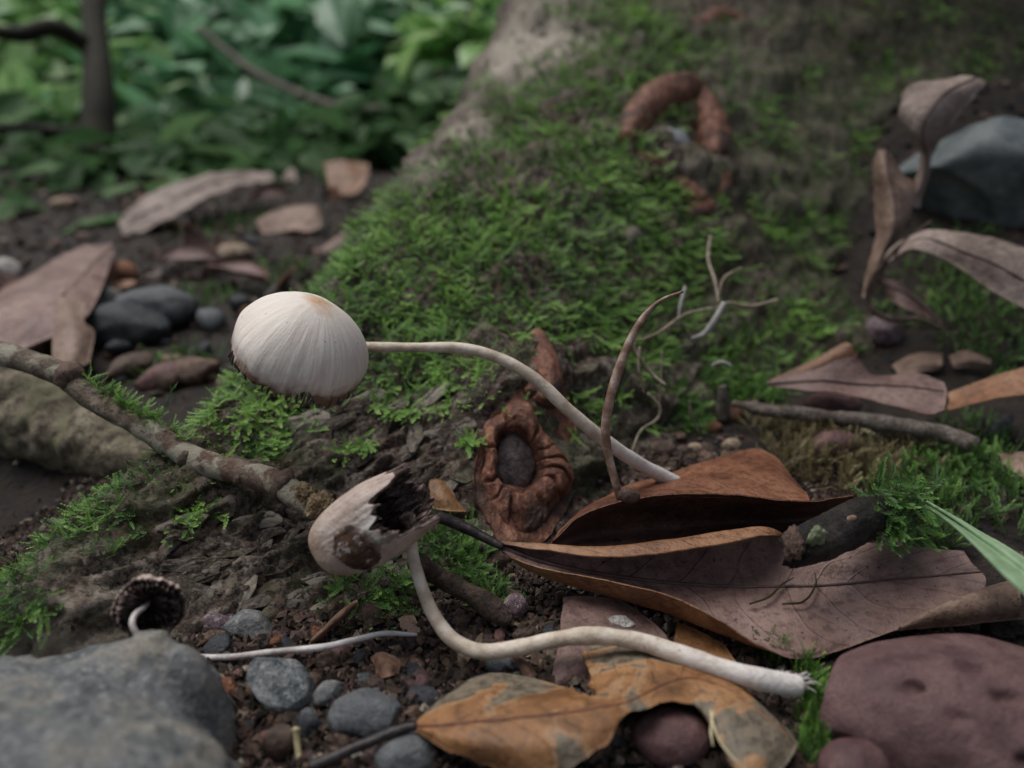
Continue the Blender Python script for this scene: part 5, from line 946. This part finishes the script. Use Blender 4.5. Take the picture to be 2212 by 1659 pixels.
# ------------------------------------------------------------------ gravel and crumbs
peb = {}
def peb_mesh(mt, s_):
    if (mt, s_) not in peb:
        V, F = stone_v((1, .82, .66), (0, 0, 0), 200+s_, 2 if s_ > 3 else 3, .16, 5, .7, .02); o = mk('pebble', V, F, mt, origin=(0, 0, 0)); peb[(mt, s_)] = o.data; bpy.data.objects.remove(o)
    return peb[(mt, s_)]
kinds = [('brown_stone', 'small brown pebble bedded in the gravel', 'small brown pebbles'), ('dark_stone', 'small blackish pebble bedded in the gravel', 'small blackish pebbles'), ('slate_stone', 'small slate-grey pebble bedded in the gravel', 'small slate-grey pebbles'), ('purple_stone', 'small purple-red pebble bedded in the gravel', 'small purple-red pebbles'), ('orange_stone', 'small rusty pebble bedded in the gravel', 'small rusty pebbles'), ('tan_stone', 'small tan pebble bedded in the gravel', 'small tan pebbles'), ('white_stone', 'tiny whitish pebble bedded in the gravel', 'tiny whitish pebbles')]
wts = [.36, .2, .12, .12, .1, .085, .015]; pr_ = random.Random(3)
def scatter(n, box, rmin, rmax, lab=' bedded in the gravel', far=''):
    done = 0
    while done < n:
        px, py = pr_.uniform(box[0], box[2]), pr_.uniform(box[1], box[3]); p = pg(px, py, .05) if not far else hit(px, py)
        if not far and float(Rf(p[0], p[1])[0] if inR(p[0], p[1]) else -1) > float(Gf(p[0], p[1])): continue
        if far and inR(p[0], p[1]) and float(Rf(p[0], p[1])[0]) > float(Gf(p[0], p[1])): continue
        mt, lb, gp = pr_.choices(kinds, wts)[0]; r_ = rmin+(rmax-rmin)*pr_.random()**2.4
        if mt == 'white_stone': r_ *= .6
        nn = np.array([pr_.uniform(-.5, .5), pr_.uniform(-.5, .5), 1]); z0 = float(Gf(p[0], p[1]))
        o = put_mesh('pebble', peb_mesh(mt, pr_.randrange(7)), (p[0], p[1], z0+r_*.35), nn, pr_.uniform(0, 6.3), (r_, r_*pr_.uniform(.7, 1), r_*pr_.uniform(.7, 1.1)))
        tag(o, lb.replace('the gravel', far) if far else lb, 'pebble', gp+(' of '+far if far else ' of the gravel')); done += 1
scatter(210, (430, 1330, 1400, 1655), .05, .23)
scatter(30, (1350, 1560, 1760, 1659), .06, .2)
scatter(24, (1330, 930, 1720, 1010), .08, .25, far='the soil behind the pale stem')
scatter(70, (-40, 400, 660, 860), .25, .9, far='the far forest floor')
# crumbs of soil, too many to count
def crumbs(name, P, sz, tint, label):
    base = np.array([[1, 0, 0], [0, 1, 0], [-1, 0, 0], [0, -1, 0], [0, 0, .8], [0, 0, -.8]]); n = len(P)
    V = base[None]*(.6+.8*rng.random((n, 6, 1)))*sz[:, None, None]+rng.normal(size=(n, 6, 3))*sz[:, None, None]*.2; a = rng.random(n)*6.28
    c, s_ = np.cos(a)[:, None], np.sin(a)[:, None]; V = np.stack([V[..., 0]*c-V[..., 1]*s_, V[..., 0]*s_+V[..., 1]*c, V[..., 2]], -1)+P[:, None]
    f = np.array([[0, 1, 4], [1, 2, 4], [2, 3, 4], [3, 0, 4], [1, 0, 5], [2, 1, 5], [3, 2, 5], [0, 3, 5]]); F = (np.arange(n)[:, None, None]*6+f[None]).reshape(-1, 3)
    return tag(mk(name, V.reshape(-1, 3), F, 'crumb', attrs={'tint': np.repeat(tint, 6)}, smooth=False), label, 'soil crumbs', None, 'stuff')
n_ = 42000; x = rng.uniform(-11, 8, n_); y = rng.uniform(7, 17, n_); sz = .02+.1*rng.random(n_)**2.8
crumbs('soil_crumbs', np.c_[x, y, Gf(x, y)+.03+.05*rng.random(n_)+sz*.3], sz, rng.random(n_)**.95, 'fine reddish soil crumbs and grit between the pebbles')
n_ = 26000; x = rng.uniform(-45, 45, n_); y = rng.uniform(-12, 62, n_); ok = (y > 15) | (x < -9) | (x > 7); x, y = x[ok], y[ok]; n_ = len(x); sz = (.05+.22*rng.random(n_)**3)*np.clip(y/32, .4, 1.2)
crumbs('soil_crumbs', np.c_[x, y, Gf(x, y)+.05+sz*.3], sz, rng.random(n_)**1.7, 'coarse soil crumbs strewn over the far forest floor')
# ------------------------------------------------------------------ forest behind
def leafmass(n, centre, spread, size, r, flat=.55):
    c = np.asarray(centre, float); P = c+r.normal(size=(n, 3))*np.asarray(spread)*.55
    s_ = size*r.uniform(.6, 1.25, n); a = r.random(n)*6.283; tilt = r.normal(-.25, .45, n); roll = r.normal(0, .5, n)
    d = np.stack([np.cos(a)*np.cos(tilt), np.sin(a)*np.cos(tilt), np.sin(tilt)], 1); up = np.tile([0., 0, 1], (n, 1))+r.normal(size=(n, 3))*.35
    sd = np.cross(d, up); sd /= np.linalg.norm(sd, axis=1)[:, None]; nn = np.cross(sd, d)
    L = np.array([[0, 0, 0], [.25, .2, .03], [.55, .24, .0], [1, 0, -.14], [.55, -.24, 0], [.25, -.2, .03], [.3, 0, -.04], [.62, 0, -.06]])
    V = P[:, None]+s_[:, None, None]*(L[None, :, 0, None]*d[:, None]+L[None, :, 1, None]*sd[:, None]+L[None, :, 2, None]*nn[:, None])
    f = np.array([[0, 6, 1, 1], [1, 6, 7, 2], [2, 7, 3, 3], [0, 5, 6, 6], [5, 4, 7, 6], [4, 3, 7, 7]]); tri = np.array([[0, 6, 1], [1, 6, 7], [1, 7, 2], [2, 7, 3], [0, 5, 6], [5, 4, 7], [5, 7, 6], [4, 3, 7]])
    return V.reshape(-1, 3), (np.arange(n)[:, None, None]*8+tri[None]).reshape(-1, 3), np.repeat(r.random(n), 8)
def shrub(name, label, base, clumps, n, size, mat, stems, seed, group='forest shrubs behind the root'):
    r = np.random.default_rng(seed); b = np.array([base[0], base[1], float(Gf(np.array([base[0]]), np.array([base[1]]))[0])]); t = empty(name, b, label, 'shrub', group); Vs, Fs, Ts = [], [], []; o_ = 0
    for c, sp, k in clumps:
        V, F, T = leafmass(int(n*k), c, sp, size, r); Vs.append(V); Fs.append(F+o_); Ts.append(T); o_ += len(V)
    mk('foliage', np.concatenate(Vs), np.concatenate(Fs), mat, t, attrs={'tint': np.concatenate(Ts)}, smooth=False)
    for c, sp, k in clumps[:stems]:
        c = np.asarray(c, float); m_ = (b+c)/2+np.array([r.normal()*3, r.normal()*3, 0]); tube('stem', [b, m_, c, c+(c-m_)*.3], [.6, .45, .3, .12], 'branch_far', t, n=20, k=7, amp=.1)
def bp(px, py, Y_): return py_(px, py, Y_)
shrub('shrub', 'bright low shrub with yellow-green leaves by the dark sapling', (-75, 105), [(bp(60, 130, 110), (12, 9, 7), 1), (bp(120, 240, 100), (12, 8, 5), .9), (bp(20, 300, 95), (10, 7, 4), .7), (bp(-80, 120, 115), (14, 9, 9), 1), (bp(60, 30, 120), (12, 9, 6), .6)], 110, 8, 'foliage_light', 4, 1)
shrub('shrub', 'mid-green leafy shrub behind the dark sapling', (-48, 120), [(bp(330, 110, 125), (14, 10, 7), 1), (bp(440, 220, 112), (13, 9, 5), 1), (bp(350, 290, 100), (11, 7, 4), .7), (bp(500, 60, 135), (16, 10, 7), 1)], 110, 9, 'foliage_blue', 4, 2)
shrub('shrub', 'blue-green broad-leaved shrub beside the mossy trunk', (-18, 125), [(bp(640, 120, 125), (14, 10, 7), 1), (bp(780, 90, 130), (14, 10, 8), 1), (bp(720, 210, 110), (12, 8, 4), .8), (bp(900, 60, 130), (12, 10, 8), 1), (bp(880, 170, 120), (10, 8, 5), .8), (bp(1000, 60, 135), (10, 9, 8), .9)], 105, 10, 'foliage_blue', 4, 3)
shrub('shrub', 'yellow-green shrub close to the pale edge of the trunk', (-6, 100), [(bp(960, 90, 105), (6, 6, 4), .6), (bp(1010, 30, 105), (6, 6, 4), .6)], 60, 7, 'foliage', 2, 4)
shrub('ground_plant', 'low dark plant cover under the shrubs', (-45, 72), [(bp(90, 380, 72), (11, 6, 2), 1), (bp(300, 350, 74), (11, 6, 2), 1), (bp(480, 330, 78), (10, 6, 2), .9), (bp(650, 290, 82), (9, 6, 2), .8), (bp(820, 270, 84), (8, 6, 2), .8), (bp(-60, 360, 76), (12, 7, 3), .9), (bp(60, 450, 54), (9, 5, 1.2), .7), (bp(180, 400, 62), (9, 5, 1.5), .9), (bp(400, 360, 66), (9, 5, 1.5), .9), (bp(560, 330, 70), (9, 5, 1.5), .8), (bp(760, 300, 74), (8, 5, 1.5), .8), (bp(230, 290, 85), (12, 6, 3), .9), (bp(900, 250, 78), (6, 5, 2), .6)], 130, 4.5, 'foliage_dark', 1, 5)
k = 0
fr2 = random.Random(9)
for Yb, xs in ((190, (-150, -95, -50, -10, 30)), (290, (-230, -160, -100, -45, 10, 70)), (430, (-330, -240, -160, -80, 0, 90, 180))):
    for xb in xs:
        k += 1; hb = Yb*.32; shrub('shrub', ['dense blue-green shrub deep in the forest', 'mid-green shrub deep in the forest'][k % 2], (xb, Yb), [((xb+fr2.uniform(-20, 20)*Yb/200, Yb+fr2.uniform(-10, 10), hb*f_), (Yb*.16, Yb*.1, hb*.28), 1) for f_ in (.15, .4, .65, .95)], 150, Yb*.075, ['foliage', 'foliage_blue', 'foliage'][k % 3 if k % 2 else 1], 2, 20+k, ['dense blue-green forest shrubs', 'mid-green forest shrubs'][k % 2])
# sapling and bare branches
sp = empty('sapling', (-41, 68, 0), 'dark brown sapling trunk among the green shrubs', 'sapling')
tube('trunk', [py_(212, 440, 66), py_(215, 330, 68), py_(215, 200, 72), py_(205, 60, 78), py_(200, -120, 86), py_(205, -500, 100)], [1.9, 1.55, 1.3, 1.15, 1.0, .9], 'trunk_dark', sp, n=60, k=14, amp=.2, freq=.3)
tube('limb', [py_(208, 110, 76), py_(120, 62, 74), py_(40, 75, 72), py_(-60, 60, 70)], [.9, .8, .7, .5], 'trunk_dark', sp, n=30, k=9, amp=.2, freq=.3)
tube('limb', [py_(215, 270, 70), py_(140, 285, 68), py_(60, 275, 68), py_(-40, 285, 66)], [.5, .45, .4, .3], 'trunk_dark', sp, n=30, k=9, amp=.2, freq=.3)
o = tube('bare_branch', [py_(430, 60, 110), py_(540, 150, 100), py_(640, 200, 92), py_(740, 235, 86), py_(880, 240, 80), py_(940, 250, 78)], [.35, .45, .5, .55, .55, .4], 'branch_far', n=40, k=9, amp=.15, freq=.4); tag(o, 'thin grey-brown bare branch hanging across the shrubs', 'branch')
o = tube('bare_branch', [py_(1090, 130, 62), py_(1105, 60, 64), py_(1140, -10, 66), py_(1200, -120, 70)], [.5, .7, .8, .9], 'trunk_dark', n=24, k=9, amp=.2, freq=.4); tag(o, 'dark brown stub of a branch rising behind the pale trunk edge', 'branch')
# fallen leaves further off
lr = random.Random(17); lf_me = []
for s_ in range(5):
    a = [[np.array([u_*3-1.5, v_*math.sin(math.pi*min(.97, max(.04, u_)))**.8*.62, .28*math.sin(u_*3+s_)*(1+.4*s_)-.35*v_*v_*(s_ % 3-1)]) for v_ in (-1, -.5, 0, .5, 1)] for u_ in (0, .2, .45, .7, .88, 1)]
    for mt in ('leaf_tan', 'leaf_pink', 'leaf_brown_top', 'leaf_tan_under'):
        o, G = sheet('fallen_leaf', a, [mt, mt], nu=18, nv=10, th=.06, wob=.1, seed=s_, origin=(0, 0, 0)); lf_me.append((o.data, mt)); bpy.data.objects.remove(o)
LBL = {'leaf_tan': ('tan fallen leaf lying on the far forest floor', 'tan fallen leaves far off'), 'leaf_pink': ('pinkish-brown fallen leaf lying on the far forest floor', 'pinkish-brown fallen leaves far off'), 'leaf_brown_top': ('orange-brown fallen leaf lying on the far forest floor', 'orange-brown fallen leaves far off'), 'leaf_tan_under': ('pale greyish fallen leaf lying on the far forest floor', 'pale greyish fallen leaves far off')}
done = 0
while done < 30:
    px, py = lr.uniform(-150, 830), lr.uniform(330, 640)**1.0; p = pg(px, py, .3)
    if p[1] > 110 or (inR(p[0], p[1]) and float(Rf(p[0], p[1])[0]) > float(Gf(p[0], p[1]))-1): continue
    me, mt = lr.choice(lf_me); s_ = lr.uniform(.5, 1.3); o = put_mesh('fallen_leaf', me, (p[0], p[1], float(Gf(p[0], p[1]))+.45), (lr.uniform(-.4, .4), lr.uniform(-.6, .2), 1), lr.uniform(0, 6.3), (s_, s_, s_))
    tag(o, LBL[mt][0], 'leaf', LBL[mt][1]); done += 1
